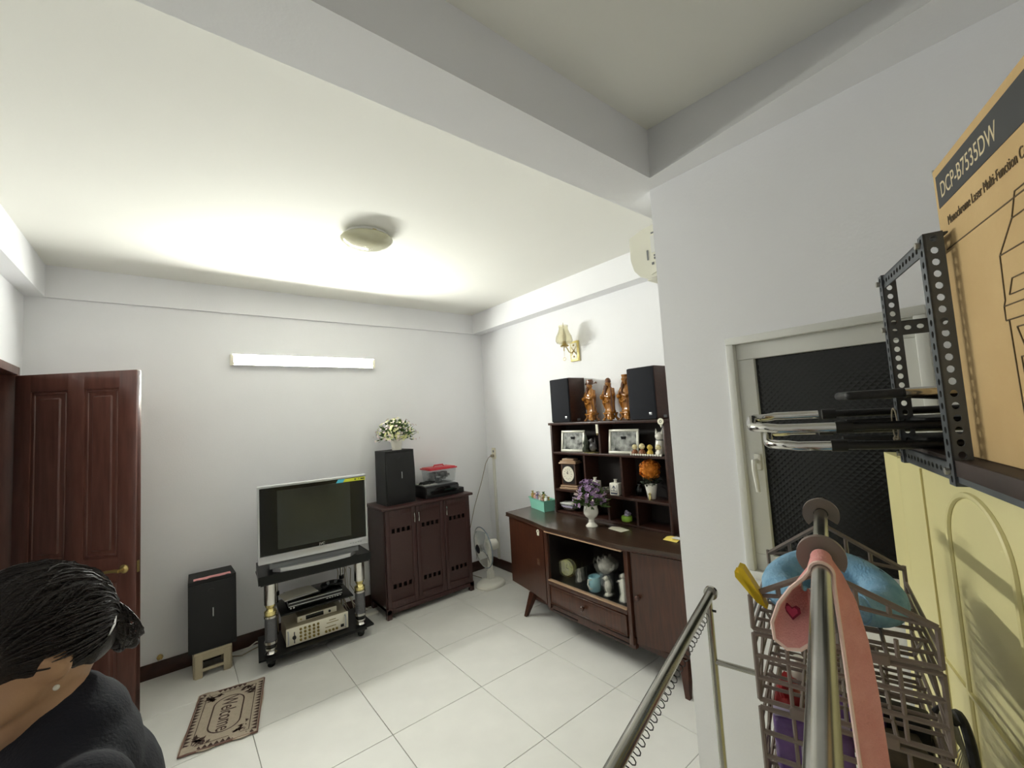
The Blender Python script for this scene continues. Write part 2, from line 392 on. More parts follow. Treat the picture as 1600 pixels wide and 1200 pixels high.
# ------------------------------------------------------------------ lamps and fixtures on walls and ceiling
tl = thing('tube_light', 'lit white fluorescent tube fixture high on the back wall', 'wall light', (.9875, YB, 2.335))
HL = .597
B().box((-HL, -.02, -.042), (HL, 0, .04), .003).mk('housing', 'white_paint', tl)
B().prism([(-.02, -.042), (-.043, -.046), (-.043, -.043), (-.02, -.034)], -HL, HL, 'x').mk('cutoff_lip', 'white_paint', tl)
B().prism([(-.02, .040), (-.056, .046), (-.056, .043), (-.02, .032)], -HL, HL, 'x').mk('cutoff_lip', 'white_paint', tl)  # upper lip lengthened to cut direct light on the ceiling above
B().box((-HL + .014, -.0245, -.018), (HL - .014, -.0195, .018)).mk('glowing_tube', 'tube_glow', tl)
for sx in (-1, 1):
    B().box((sx * HL - .014, -.04, -.046), (sx * HL + .014, 0, .044), .004).mk('end_cap', 'ivory', tl)
cl = thing('ceiling_lamp', 'round frosted glass dome lamp, unlit, on the ceiling', 'ceiling lamp', (.985, 2.63, ZC))
B().lathe([(.135, 0), (.135, -.022), (.125, -.028)], 40).mk('base', 'white_paint', cl)
B().lathe([(.125, -.022), (.158, -.026), (.163, -.034), (.155, -.046), (.13, -.064), (.09, -.079), (.045, -.087), (0, -.089)], 48).mk('dome', 'dome_glass', cl)
ob = B()
for k in range(44):
    a = random.uniform(0, 2 * PI); r = random.uniform(.02, .125); z = -.089 + .055 * (r / .15) ** 2
    ob.sph((r * math.cos(a), r * math.sin(a), z), .0035, 6, 4)
ob.mk('crystal_studs', 'porcelain', cl, kind='stuff')
for s in (0, 1): B().box((-.012, .128 if s else -.142, -.026), (.012, .142 if s else -.128, -.012), .003).mk('clip', 'brass', cl)

ac = thing('air_conditioner', 'cream split air conditioner mounted high behind the wall corner', 'air conditioner', (1.86, YC, 2.375))
pr_ = [(0, .262), (.13, .262), (.222, .240), (.226, .232), (.226, .12), (.21, .06), (.175, .02), (.13, .002), (.08, 0), (0, .03)]
B().prism(pr_, 0, .80, 'x').mk('body', 'ac_plastic', ac, ang=30)
B().prism([(.0, .258), (.125, .258), (.165, .245), (.172, .13), (.155, .05), (.11, .014), (.0, .04)], -.006, .0, 'x').mk('end_panel', 'ac_plastic', ac, ang=30)
B().box((-.008, .078, .12), (-.0055, .10, .205)).mk('label_sheet', 'paper', ac)
for a, b in (((.118, .09), (.126, .14)), ((.078, .085), (.088, .095)), ((.078, .10), (.088, .108)), ((.09, .06), (.102, .072)), ((.08, .215), (.095, .222))):
    B().box((-.0085, a[0], a[1]), (-.0055, b[0], b[1])).mk('slot', 'grey_plastic', ac)
B().box((.03, .05, .0), (.77, .16, .008), .003).mk('air_flap', 'ac_plastic', ac)

sc = thing('wall_sconce', 'brass wall sconce with ribbed glass shade above the display shelf', 'wall lamp', (XR, 2.675, 2.2))
B().box((-.022, -.052, 0), (0, .052, .19), .004).mk('back_plate', 'gold', sc)
B().box((-.026, -.036, .02), (-.022, .036, .17), .003).mk('back_plate_panel', 'ivory', sc)
for z in (.045, .15): B().sph((-.027, 0, z), .009).mk('screw', 'brass', sc)
for s in (-1, 1): B().tube([(-.027, s * .03, .06), (-.03, 0, .095), (-.027, -s * .03, .135)], .0028, 6).mk('cross_ornament', 'brass', sc)
B().tube([(-.026, 0, .10), (-.06, 0, .075), (-.09, 0, .085), (-.115, 0, .12), (-.14, 0, .135), (-.155, 0, .115), (-.155, 0, .09)], .005, 8).mk('arm', 'brass', sc)
B().lathe([(.0, .128), (.035, .13), (.04, .14), (.02, .15), (.016, .18)], 20, (-.145, 0, 0)).mk('cup', 'brass', sc)
B().lathe([(.03, .15), (.068, .165), (.077, .185), (.07, .225), (.05, .265), (.041, .30), (.043, .325), (.04, .325), (.038, .30), (.047, .263), (.066, .224), (.073, .186), (.064, .168), (.03, .155)], 40, (-.145, 0, 0), wob=lambda a, z: 1 + .035 * math.cos(10 * a)).mk('glass_shade', 'sconce_glass', sc)
B().lathe([(.007, .17), (.02, .20), (.022, .23), (.012, .27), (0, .31)], 14, (-.145, 0, 0)).mk('bulb', 'porcelain', sc)
B().cyl((-.145, 0, .31), (-.145, 0, .352), .004, .002, 8).mk('finial', 'brass', sc)
B().cyl((-.155, 0, .09), (-.155, 0, .03), .0012, n=6).torus((-.155, 0, .016), .014, .0022, (1, .2, 0), 20, 6).mk('pull_ring', 'brass', sc)

so = thing('wall_socket', 'ivory wall socket with a plugged-in cord near the corner', 'socket', (XR, 4.06, 1.24))
B().box((-.012, -.034, 0), (0, .034, .13), .004).mk('plate', 'ivory', so)
for z in (.04, .09): B().box((-.0135, -.012, z - .012), (-.0118, .012, z + .012), .003).mk('outlet', 'grey_plastic', so)
pc = thing('power_cord', 'thin pale cord sagging from the wall socket behind the brown cabinet', 'cord', (0, 0, 0))
B().box((XR - .05, 4.045, 1.265), (XR - .0135, 4.075, 1.295), .006).mk('plug', 'cord_tan', pc)
B().tube([(XR - .05, 4.06, 1.28), (XR - .075, 4.075, 1.262), (XR - .10, 4.10, 1.2), (2.79, 4.14, .98), (2.70, 4.17, .72), (2.6, 4.175, .4), (2.55, 4.17, .16), (2.56, 4.1, .02), (2.60, 3.95, .012)], .004, 6).mk('cable', 'cord_tan', pc)
B().box((XR - .016, 4.045, .105), (XR, 4.085, 1.238), .003).mk('trim_conduit', 'white_plastic', kind='structure')
dk = thing('door_stop', 'small brass door stop hook low on the back wall', 'door stop', (-.07, YB - .001, .132))
B().cyl((0, 0, 0), (0, -.008, 0), .018, n=16).mk('flange', 'brass', dk)
B().tube([(-.012, -.008, .006), (-.014, -.04, .012), (-.006, -.05, 0)], .006, 8).tube([(.012, -.008, .006), (.014, -.04, .012), (.006, -.05, 0)], .006, 8).mk('prongs', 'brass', dk)

# ------------------------------------------------------------------ welcome mat
mt = thing('door_mat', 'woven beige and brown welcome mat lying askew on the tiles', 'mat', (.018, 3.08, 0), math.atan2(.582, .123))
# local x along the long side, local y towards the left; build with y negative
ML, MW = .595, .375
rows = []
for i in range(25):
    x = ML * i / 24; rows.append([(x + .012 * math.sin(7 * j / 8), -MW * j / 16 + .006 * math.sin(x * 14), .005 + .004 * (1 + math.sin(x * 21 + j * .6)) * (.45 if i < 3 or i > 22 else .25)) for j in range(17)])
B().grid(rows, -.004).mk('woven_cloth', 'mat_weave', mt)
bd = B(); zt = .0116
def flat(b, pts, z=zt): b.face([(x, y, z) for x, y in pts])
NT = 17
for k in range(NT):
    x = .03 + (ML - .06) * k / NT; dx = (ML - .06) / NT
    flat(bd, [(x, -.010), (x + dx, -.010), (x + dx * .5, -.040)]); flat(bd, [(x, -MW + .010), (x + dx, -MW + .010), (x + dx * .5, -MW + .040)])
for k in range(12):
    y = -.02 - (MW - .04) * k / 12; dy = (MW - .04) / 12
    flat(bd, [(.010, y), (.010, y - dy), (.040, y - dy * .5)]); flat(bd, [(ML - .010, y), (ML - .010, y - dy), (ML - .040, y - dy * .5)])
for sx in (0, 1):
    for sy in (0, 1):
        for k in range(36):
            cx, cy = .06 + random.random() * .11, .055 + random.random() * .075
            if cx / .17 + cy / .13 > 1.45: continue
            x = cx if sx == 0 else ML - cx; y = -cy if sy == 0 else -MW + cy
            r = .006 + random.random() * .010; a = random.random() * 6
            flat(bd, [(x + r * math.cos(a + q * PI / 2) * (1.7 if q % 2 else .6), y + r * math.sin(a + q * PI / 2) * (1.7 if q % 2 else .6)) for q in range(4)])
for a, b in (((.048, -.048), (ML - .048, -.052)), ((.048, -MW + .048), (ML - .048, -MW + .052)), ((.048, -MW + .048), (.052, -.048)), ((ML - .052, -MW + .048), (ML - .048, -.048))):
    flat(bd, [(a[0], a[1]), (b[0], a[1]), (b[0], b[1]), (a[0], b[1])])
bd.mk('printed_border', 'mat_brown', mt)
def stadium(r, hl, n=12): return [(ML / 2 + s * hl + r * math.cos(a0 + PI * k / n), -MW / 2 + r * math.sin(a0 + PI * k / n)) for s, a0 in ((1, -PI / 2), (-1, PI / 2)) for k in range(n + 1)]
so_, si_ = stadium(.085, .105), stadium(.077, .105); ov = B(); n = len(so_)
for k in range(n): flat(ov, [so_[k], so_[(k + 1) % n], si_[(k + 1) % n], si_[k]])
ov.mk('printed_oval', 'mat_brown', mt)
text('Welcome', .12, Matrix.Translation((ML - .125, -MW / 2 + .036, zt - .0004)) @ Matrix.Rotation(PI, 4, 'Z'), 'printed_word', 'mat_brown', mt, .0004, fit=.345)
for y0, y1 in ((-.008, 0), (-MW, -MW + .008)):
    B().box((0, y0, .004), (ML, y1, .0125), .002).mk('hem', 'mat_edge', mt)
for x0 in (0, ML - .008): B().box((x0, -MW, .004), (x0 + .008, 0, .0125), .002).mk('hem', 'mat_edge', mt)

# ------------------------------------------------------------------ floor speaker on its stool
stl = thing('plastic_stool', 'low cream plastic stool carrying the floor loudspeaker', 'stool', (.232, 4.04, 0))
b = B()
def ring_panel(b, x0, x1, z0, z1, y0, y1, hx0, hx1, hz0, hz1):
    b.box((x0, y0, z0), (hx0, y1, z1), .004); b.box((hx1, y0, z0), (x1, y1, z1), .004)
    b.box((hx0 - .002, y0, hz1), (hx1 + .002, y1, z1), .004); b.box((hx0 - .002, y0, hz0 - .02), (hx1 + .002, y1, hz0), .004)
for y0, y1 in ((-.115, -.095), (.085, .105)):
    q_ = B(); ring_panel(q_, -.108, .108, 0, .162, y0, y1, -.062, .062, .06, .118); q_.mk('slotted_panel', 'stool_cream', stl)
b.bm.free()
B().box((-.115, -.12, .158), (.115, .11, .178), .007).mk('seat', 'stool_cream', stl)
for s in (-1, 1): B().box((s * .108 - .009, -.1, 0), (s * .108 + .009, .09, .16), .004).mk('side_panel', 'stool_cream', stl)
def loudspeaker(name, label, loc, rz=0, grp='pair of karaoke loudspeakers'):
    t = thing(name, label, 'speaker', loc, rz, grp)
    W, H, D = .145, .498, .25
    B().prism([(-W, 0), (W, 0), (W * .93, D), (-W * .93, D)], 0, H).mk('cabinet', 'speaker_vinyl', t)
    g = B()
    rows = []
    for i in range(13):
        z = .02 + (H - .045) * i / 12; bow = .022 * math.sin(PI * i / 12) ** .6
        rows.append([(-W + .006 + (2 * W - .012) * j / 12, -.004 - bow - .01 * math.sin(PI * j / 12), z) for j in range(13)])
    g.grid(rows); g.mk('front_grille', 'grille_cloth' if False else 'speaker_vinyl', t)
    e = B(); P = [r[0] for r in rows]; Q = [r[-1] for r in rows]
    for S_, xx in ((P, -W + .006), (Q, W - .006)): e.grid([S_, [(xx, .004, p[2]) for p in S_]])
    e.grid([rows[0], [(p[0], .004, p[2]) for p in rows[0]]]); e.grid([rows[-1], [(p[0], .004, p[2]) for p in rows[-1]]]); e.mk('grille_rim', 'speaker_vinyl', t)
    B().box((-.003, -.04, .24), (.003, -.028, .30), .001).mk('badge', 'silver', t)
    B().cyl((-.01, -.022, H - .085), (-.01, -.029, H - .085), .022, n=20).mk('tweeter_ring', 'black_plastic', t)
    return t
loudspeaker('loudspeaker', 'black loudspeaker on a cream stool beside the television', (.232, 3.93, .178))
pp = B()
random.seed(3)
up_, lo_ = [], []
for k in range(13):
    x = .12 + .225 * k / 12; up_.append((x, 3.985 + random.uniform(-.004, .004), .682)); lo_.append((x, 3.938 + .008 * math.sin(k * 1.3) + random.uniform(-.004, .004), .680 + .001 * (k % 2)))
pp.grid([up_, lo_], .0015).mk('pink_slip', 'pink_paper', label='torn pink paper strip lying on top of the floor loudspeaker', cat='paper')

# ------------------------------------------------------------------ television stand
RZ = math.radians(-3)
tv_s = thing('tv_stand', 'black television stand with chrome and gold columns on casters', 'tv stand', (.89, 3.64, 0), RZ)
B().prism([(-.405, .0), (.405, .0), (.385, .43), (-.385, .43)], .612, .672).mk('top_board', 'black_glass', tv_s)
B().box((-.39, .012, .600), (.39, .41, .613)).mk('under_panel', 'black_plastic', tv_s)
B().prism([(-.41, .0), (-.30, -.012), (.30, -.012), (.41, .0), (.38, .42), (-.38, .42)], .082, .096).mk('bottom_shelf', 'black_glass', tv_s)
B().box((-.36, .02, .055), (.36, .40, .083), .004).mk('bottom_frame', 'black_plastic', tv_s)
B().box((-.26, .06, .335), (.27, .40, .345), .002).mk('middle_shelf', 'black_glass', tv_s)
for sx in (-.325, .322):
    c = (sx, .062, 0)
    B().lathe([(.040, .45), (.041, .61)], 24, c).mk('clear_sleeve', 'chrome', tv_s)
    B().lathe([(.030, .365), (.040, .375), (.041, .40), (.030, .408), (.024, .42), (.034, .436), (.036, .45), (.028, .46), (.018, .475)], 24, c).mk('gold_turning', 'gold', tv_s)
    B().lathe([(.043, .355), (.044, .37)], 24, c).mk('collar', 'chrome', tv_s)
    rb = [(.037, .19)]
    for k in range(22): z = .19 + k * .0075; rb += [(.0395, z + .002), (.0395, z + .0055), (.037, z + .0075)]
    B().lathe(rb, 24, c).mk('ribbed_column', 'ribbed_grey', tv_s, ang=60)
    B().lathe([(.042, .172), (.043, .19)], 24, c).mk('collar', 'chrome', tv_s)
    B().lathe([(.038, .15), (.038, .172)], 24, c).mk('black_ring', 'black_gloss', tv_s)
    B().lathe([(.030, .096), (.040, .104), (.030, .112), (.026, .118), (.037, .130), (.036, .142), (.024, .15)], 24, c).mk('chrome_bulb', 'chrome', tv_s)
    B().lathe([(.012, .03), (.03, .036), (.034, .055)], 18, c).sph((c[0], c[1] - .004, .022), (.026, .014, .022)).mk('caster', 'black_gloss', tv_s)
for sx in (-.25, .25):
    B().cyl((sx, .36, .096), (sx, .36, .60), .012, n=12).mk('rear_post', 'chrome', tv_s)
    B().lathe([(.02, .40), (.02, .43)], 12, (sx, .36, 0)).mk('post_collar', 'black_gloss', tv_s)
    B().cyl((sx, .36, 0), (sx, .36, .056), .02, n=12).mk('caster', 'black_gloss', tv_s)

tv = thing('television', 'silver framed flat tube television standing on the black stand', 'television', (.883, 3.655, .672), math.radians(-5))
TW = .395
B().prism([(.02, .06), (.36, .15), (.36, .46), (.02, .60)], -.30, .30, 'x').mk('rear_housing', 'grey_plastic', tv)
rect = B().box((-TW, 0, .628), (TW, .05, .645), .004).box((-TW, 0, .075), (TW, .05, .132), .006)
for s in (-1, 1): rect.box((s * TW - .007 * (s + 1), 0, .13), (s * TW - .007 * (s - 1), .05, .63), .003)
rect.mk('silver_bezel', 'silver', tv)
B().box((-TW + .01, .01, .128), (TW - .01, .03, .632)).mk('screen_surround', 'screen_border', tv)
rows = [[(-.265 + .53 * i / 12, .0095 - .004 * (1 - ((i - 6) / 6) ** 2) * (1 - ((j - 6) / 6) ** 2), .165 + .435 * j / 12) for i in range(13)] for j in range(13)]
B().grid(rows, .002).mk('picture_tube', 'crt_glass', tv)
B().box((-TW + .012, .0015, .1345), (TW - .012, .004, .632)).mk('front_glass', 'clear_glass', tv)
text('JVC', .026, FRONT(.02, -.0005, .139), 'maker_mark', 'silver', tv, .001)
b = B(); rows = [[(x, -.03 + .03 * (x / .39) ** 2, z) for x in [-.36 + .06 * k for k in range(13)]] for z in (.0, .03)]
B().prism([(-.30, .05), (-.25, -.005), (-.12, -.022), (.0, -.028), (.12, -.022), (.25, -.005), (.30, .05), (.28, .30), (-.28, .30)], 0, .028).mk('pedestal', 'silver', tv)
B().box((-.32, .02, .027), (.32, .30, .077), .004).mk('pedestal_neck', 'grey_plastic', tv)
B().prism([(.16, .600), (.175, .625), (.385, .625), (.385, .600)], -.0005, .0015, 'y').mk('energy_sticker', 'sticker_yellow', tv)
B().prism([(.155, .599), (.172, .626), (.225, .626), (.21, .599)], -.0012, .0012, 'y').mk('sticker_patch', 'sticker_cyan', tv)
for x0, x1 in ((.30, .312), (.332, .338), (.348, .38)): B().box((x0, -.001, .608), (x1, .001, .618)).mk('sticker_mark', 'leaf_dark', tv)
for k in range(5): B().box((.25 + .02 * k, -.002, .1), (.262 + .02 * k, .003, .104)).mk('button', 'grey_plastic', tv)

dv = thing('dvd_player', 'slim black disc player on the middle shelf of the stand', 'disc player', (.89, 3.735, .3455), RZ)
B().box((-.20, 0, .004), (.20, .26, .066), .004).mk('body', 'black_gloss', dv)
for z in (.028, .052): B().box((-.195, -.002, z), (.195, .001, z + .004)).mk('silver_line', 'silver', dv)
B().box((-.06, -.003, .034), (.05, .001, .048)).mk('disc_tray', 'black_plastic', dv)
for k in range(6): B().box((.075 + .02 * k, -.003, .014), (.088 + .02 * k, .001, .02), .001).mk('button', 'silver', dv)
for x in (-.18, -.16): B().cyl((x, -.004, .017), (x, 0, .017), .006, n=10).mk('jack', 'silver', dv)
for x in (-.17, .17): B().cyl((x, .04, 0), (x, .04, .005), .014, n=10).cyl((x, .22, 0), (x, .22, .005), .014, n=10).mk('feet', 'black_plastic', dv)
bk = thing('booklet', 'pale booklet lying on the disc player in the stand', 'booklet', (.80, 3.79, .412), math.radians(6))
B().box((-.125, 0, 0), (.125, .17, .004)).mk('back_cover', 'paper', bk)
rows = [[(-.123 + .246 * i / 10, .168 * j / 4 + .001, .005 + .012 * math.sin(PI * i / 10) ** .5) for i in range(11)] for j in range(5)]
B().grid(rows, .002).mk('pages', 'ivory', bk)
gm = thing('game_pad', 'black game controller lying beside the booklet in the stand', 'controller', (1.03, 3.80, .412), math.radians(-6))
B().sph((0, .05, .022), (.07, .04, .02)).sph((-.06, .02, .022), (.028, .045, .02)).sph((.06, .02, .022), (.028, .045, .02)).mk('shell', 'black_plastic', gm)
for s in (-1, 1): B().cyl((s * .03, .02, .03), (s * .03, .012, .046), .012, n=12).mk('thumb_stick', 'grey_plastic', gm)

am = thing('amplifier', 'champagne karaoke amplifier with rows of knobs on the bottom shelf', 'amplifier', (.892, 3.70, .0965), RZ)
B().box((-.22, .008, .008), (.22, .32, .128), .003).mk('case', 'amp_gold', am)
B().box((-.225, 0, .006), (.225, .01, .132), .003).mk('front_panel', 'ivory', am)
for s in (-.212, .2): B().tube([(s, -.002, .02), (s, -.022, .03), (s, -.022, .105), (s, -.002, .115)], .005, 8).mk('rack_handle', 'silver', am)
src = None
for r in range(4):
    for c in range(5):
        x, z = -.125 + .031 * c, .03 + .026 * r
        if src is None: src = B().lathe([(.0095, 0), (.0085, .009), (.006, .014), (0, .0145)], 12, M=Matrix.Rotation(PI / 2, 4, 'X')).mk('knob', 'dial_gold', am); src.location = (x, 0, z)
        else: share(src, 'knob', am, (x, 0, z))
for k in range(4): share(src, 'knob', am, (.055 + .027 * k, 0, .03))
B().lathe([(.014, 0), (.012, .014), (0, .015)], 14, M=Matrix.Translation((-.17, 0, .06)) @ Matrix.Rotation(PI / 2, 4, 'X')).mk('volume_knob', 'black_plastic', am)
B().box((-.172, -.003, .018), (-.166, 0, .10)).mk('jack_strip', 'ink', am)
B().box((.165, -.003, .026), (.19, .001, .048), .002).mk('power_switch', 'black_gloss', am)
for x0, x1, z in ((.08, .13, .104), (.06, .15, .086), (.05, .13, .056)): B().box((x0, -.0012, z), (x1, .001, z + .005)).mk('printed_line', 'dial_gold', am)
rc = thing('receiver', 'small champagne microphone receiver stacked on the amplifier', 'receiver', (.905, 3.775, .2255), RZ)
B().box((-.145, 0, 0), (.145, .16, .045), .004).mk('case', 'amp_gold', rc)
B().box((-.145, -.003, .002), (.145, .001, .044), .002).mk('front_panel', 'ivory', rc)
B().box((-.085, -.005, .007), (.045, -.002, .038), .001).mk('display_window', 'black_gloss', rc)
B().cyl((.09, -.012, .022), (.09, -.002, .022), .009, n=14).mk('knob', 'ink', rc)
B().cyl((-.12, -.006, .022), (-.12, -.002, .022), .006, n=12).mk('knob', 'gold', rc)
cb = thing('cable_bundle', 'tangle of thin wires behind the television stand', 'cable')
for k in range(7):
    x = 1.19 + .02 * k; cdm = 'cord_white' if k % 2 else 'cord_tan'
    B().tube([(x - .05, 4.10, .56 - .02 * k), (x - .02 + .03 * math.sin(k), 4.12, .42), (x - .04, 4.11, .28), (x + .03 * math.cos(k * 2), 4.10, .16), (x + .04, 4.08, .03 + .006 * k), (x + .13, 4.06, .012 + .004 * k)], .0035, 6).mk('wire', cdm, cb)
cw = thing('white_wire', 'white wire running along the skirting behind the television stand', 'cable')
B().tube([(.42, 4.12, .008), (.47, 4.10, .03), (.52, 4.09, .06), (.60, 4.11, .04), (.7, 4.14, .02), (.85, 4.15, .012)], .005, 8).mk('strand', 'cord_white', cw)
B().tube([(.36, 4.10, .008), (.42, 4.05, .01), (.48, 4.06, .02), (.53, 4.10, .012), (.62, 4.14, .01)], .005, 8).mk('strand', 'cord_tan', cw)
cs = thing('floor_trunking', 'white cable trunking on the floor between stand and brown cabinet', 'cable cover', (1.38, 4.02, 0))
B().prism([(-.02, 0), (.02, 0), (.014, .016), (-.014, .016)], -.10, .10, 'x').mk('cover', 'white_plastic', cs)
B().tube([(-.1, .05, .005), (-.02, .08, .03), (.02, .1, .09), (.03, .13, .16)], .004, 6).mk('wire', 'cord_white', cs)

# ------------------------------------------------------------------ shoe cabinet
sh = thing('shoe_cabinet', 'dark brown three-door shoe cabinet with small square vent holes', 'cabinet', (1.475, 3.765, 0))
CW, CD, CH = .91, .40, .972
bd = B().box((0, .022, .07), (.02, CD, CH - .025)).box((CW - .02, .022, .07), (CW, CD, CH - .025)).box((0, CD - .012, .07), (CW, CD, CH - .025)).box((0, .022, .07), (CW, CD, .095))
bd.box((.012, .06, .08), (CW - .012, CD - .02, CH - .04)); bd.mk('body', 'shoe_wood', sh)
B().box((-.028, -.022, CH - .026), (CW + .028, CD + .005, CH), .008).mk('top_board', 'shoe_wood', sh)
B().box((0, 0, .045), (CW, .02, .085), .002).mk('bottom_rail', 'shoe_wood', sh)
for x in (0, CW - .045):
    for y in (0, CD - .045): B().box((x, y, 0), (x + .045, y + .045, .09), .003).mk('foot', 'shoe_wood', sh)
xs = [.008, .307, .603, .902]
for k in range(3):
    x0, x1, z0, z1 = xs[k] + .002, xs[k + 1] - .002, .088, CH - .03
    d = B()
    d.box((x0, 0, z0), (x0 + .04, .022, z1), .002).box((x1 - .04, 0, z0), (x1, .022, z1), .002).box((x0 + .04, .0005, z0), (x1 - .04, .022, z0 + .06), .002).box((x0 + .04, .0005, z1 - .05), (x1 - .04, .022, z1), .002)
    do = d.mk('door', 'shoe_wood', sh)
    p = B(); X0, X1 = x0 + .04, x1 - .04; n = 4; wq = .030; gp = (X1 - X0 - n * wq) / (n + 1)
    for a, b_ in ((z0 + .06, .25), (.29, .735), (.775, z1 - .05)): p.box((X0, .007, a), (X1, .02, b_))
    for zz in (.25, .735):
        for q in range(n + 1): p.box((X0 + q * (wq + gp), .0072, zz - .001), (X0 + q * (wq + gp) + gp, .02, zz + .041))
    p.mk('louvre_panel', 'louvre_wood', do)
    hx_ = x1 - .02 if k == 0 else x0 + .02
    B().tube([(hx_, .001, .80), (hx_, -.02, .806), (hx_, -.026, .845), (hx_, -.02, .884), (hx_, .001, .89)], .0055, 8).mk('handle', 'chrome', do)
B().box((.02, .055, .09), (CW - .02, .058, CH - .04)).mk('vent_shade_sheet', 'hutch_back', sh)  # near-black sheet standing in for the shade behind the vent holes
loudspeaker('loudspeaker', 'black loudspeaker with a flower basket on the brown shoe cabinet', (1.675, 3.835, CH), math.radians(2))
pt = thing('printer', 'flat black printer on the shoe cabinet beside the loudspeaker', 'printer', (2.105, 3.80, CH))
B().box((-.19, .01, .0), (.185, .32, .115), .012).mk('body', 'black_plastic', pt)
B().box((-.185, .0, .035), (.18, .014, .10), .004).mk('front_panel', 'black_gloss', pt)
B().box((-.18, .03, .115), (.16, .30, .122), .003).mk('scanner_lid', 'grey_plastic', pt)
B().box((.185, .04, .0), (.265, .30, .055), .008).mk('paper_tray', 'black_plastic', pt)
ps = B().box((0, 0, 0), (.15, .2, .002)); ps.mk('paper_sheet', 'paper', label='white paper sheet on the lid of the black printer', cat='paper').location = (1.93, 3.86, CH + .123)
ck = thing('black_cable', 'coil of black cable lying on the printer lid', 'cable', (1.98, 3.90, CH + .126))
pts = [(.075 * math.cos(t * .55) * (1 + .15 * math.sin(t * 1.7)), .05 * math.sin(t * .55) * (1 + .2 * math.cos(t)), .012 + .0035 * (t % 5)) for t in range(40)]
B().tube(pts, .005, 6).mk('coil', 'cord_black', ck)
bn = thing('storage_box', 'clear plastic box with red lid standing on the printer', 'box', (2.165, 3.99, CH + .122))
def tray(b, w, d, h, t, taper=.9):
    o = [(-w, -d), (w, -d), (w, d), (-w, d)]
    q = lambda s, i: [(x * s - math.copysign(i, x), y * s - math.copysign(i, y)) for x, y in o]
    lo = [b.bm.verts.new((*p, 0)) for p in q(taper, 0)]; hi = [b.bm.verts.new((*p, h)) for p in q(1, 0)]
    hi2 = [b.bm.verts.new((*p, h)) for p in q(1, t)]; lo2 = [b.bm.verts.new((*p, t)) for p in q(taper, t)]
    b.bridge(lo, hi); b.bridge(hi, hi2); b.bridge(hi2, lo2); b.bm.faces.new(lo[::-1]); b.bm.faces.new(lo2); return b
tray(B(), .15, .10, .135, .003).mk('tub', 'clear_plastic', bn)
B().box((-.16, -.11, .134), (.16, .11, .148), .005).box((-.145, -.095, .146), (.145, .095, .156), .004).mk('lid', 'red_plastic', bn)
B().tube([(-.06, 0, .152), (-.05, 0, .174), (.05, 0, .174), (.06, 0, .152)], .007, 8).mk('handle', 'red_plastic', bn)
st_ = B(); random.seed(5)
for k in range(16):
    x, y, z = random.uniform(-.1, .1), random.uniform(-.06, .06), random.uniform(.02, .09); a, c, d = random.uniform(.015, .04), random.uniform(.01, .03), random.uniform(.01, .022)
    st_.box((x - a, y - c, z - d), (x + a, y + c, z + d), .003, 1, Matrix.Translation((x, y, z)) @ Matrix.Rotation(random.uniform(0, 3), 4, 'Z') @ Matrix.Translation((-x, -y, -z)))
st_.mk('contents', 'junk_dark', bn, kind='stuff')

def leaves_stuff(n, rx, rz, z0, ln, wd, seed, up=.4, lean=1.0):
    b = B(); random.seed(seed)
    for k in range(n):
        a = random.uniform(0, 2 * PI); el = random.uniform(-.15, 1.4); d = Vector((math.cos(a) * math.cos(el), math.sin(a) * math.cos(el), math.sin(el)))
        p0 = Vector((0, 0, z0)) + Vector((d.x * rx, d.y * rx, d.z * rz)) * random.uniform(.35, .9); t = (d + Vector((random.uniform(-.5, .5), random.uniform(-.5, .5), random.uniform(-.3, .3)))).normalized()
        s = t.orthogonal().normalized(); q = t.cross(s); c = (s * math.cos(k) + q * math.sin(k)) * wd
        L_ = ln * random.uniform(.7, 1.2); m_ = p0 + t * L_ * .5 + t.cross(c.normalized()) * .004
        b.face([p0, m_ + c, p0 + t * L_, m_ - c])
    return b
def blossoms(n, rx, rz, z0, r, seed, lo=.8, elmin=-.2):
    b = B(); random.seed(seed)
    for k in range(n):
        a = random.uniform(0, 2 * PI); el = random.uniform(elmin, 1.45); d = Vector((math.cos(a) * math.cos(el), math.sin(a) * math.cos(el), math.sin(el)))
        f = random.uniform(lo, 1.08); c = Vector((0, 0, z0)) + Vector((d.x * rx, d.y * rx, d.z * rz)) * f
        x = d.orthogonal().normalized(); y = d.cross(x)
        for q in range(5):
            t = 2 * PI * q / 5 + k; u = x * math.cos(t) + y * math.sin(t); v = x * math.cos(t + .5) + y * math.sin(t + .5); w_ = x * math.cos(t - .5) + y * math.sin(t - .5)
            b.face([c, c + w_ * r * .7 + d * r * .35, c + u * r * 1.05 + d * r * .5, c + v * r * .7 + d * r * .35])
    return b
fb = thing('flower_basket', 'small white basket of yellow and white artificial flowers on the loudspeaker', 'flowers', (1.70, 3.95, CH + .498))
pf = [(.045, 0)]
for k in range(9): pf += [(.0465 + .0016 * k, .004 + .0105 * k), (.0445 + .0016 * k, .0125 + .0105 * k)]
pf += [(.062, .1), (.055, .1), (.045, .07)]
B().lathe(pf, 20).mk('woven_basket', 'porcelain', fb, ang=60)
sb_ = B(); random.seed(2)
for k in range(46):
    a = random.uniform(0, 2 * PI); el = random.uniform(-.1, 1.4); R_ = .2
    sb_.tube([(0, 0, .07), (.1 * math.cos(a) * math.cos(el), .1 * math.sin(a) * math.cos(el), .10 + .08 * math.sin(el)), (R_ * math.cos(a) * math.cos(el), R_ * math.sin(a) * math.cos(el), .125 + .17 * math.sin(el))], .0016, 4)
sb_.mk('stems', 'leaf', fb, kind='stuff')
leaves_stuff(300, .18, .16, .12, .05, .009, 4).mk('foliage', 'leaf', fb, kind='stuff')
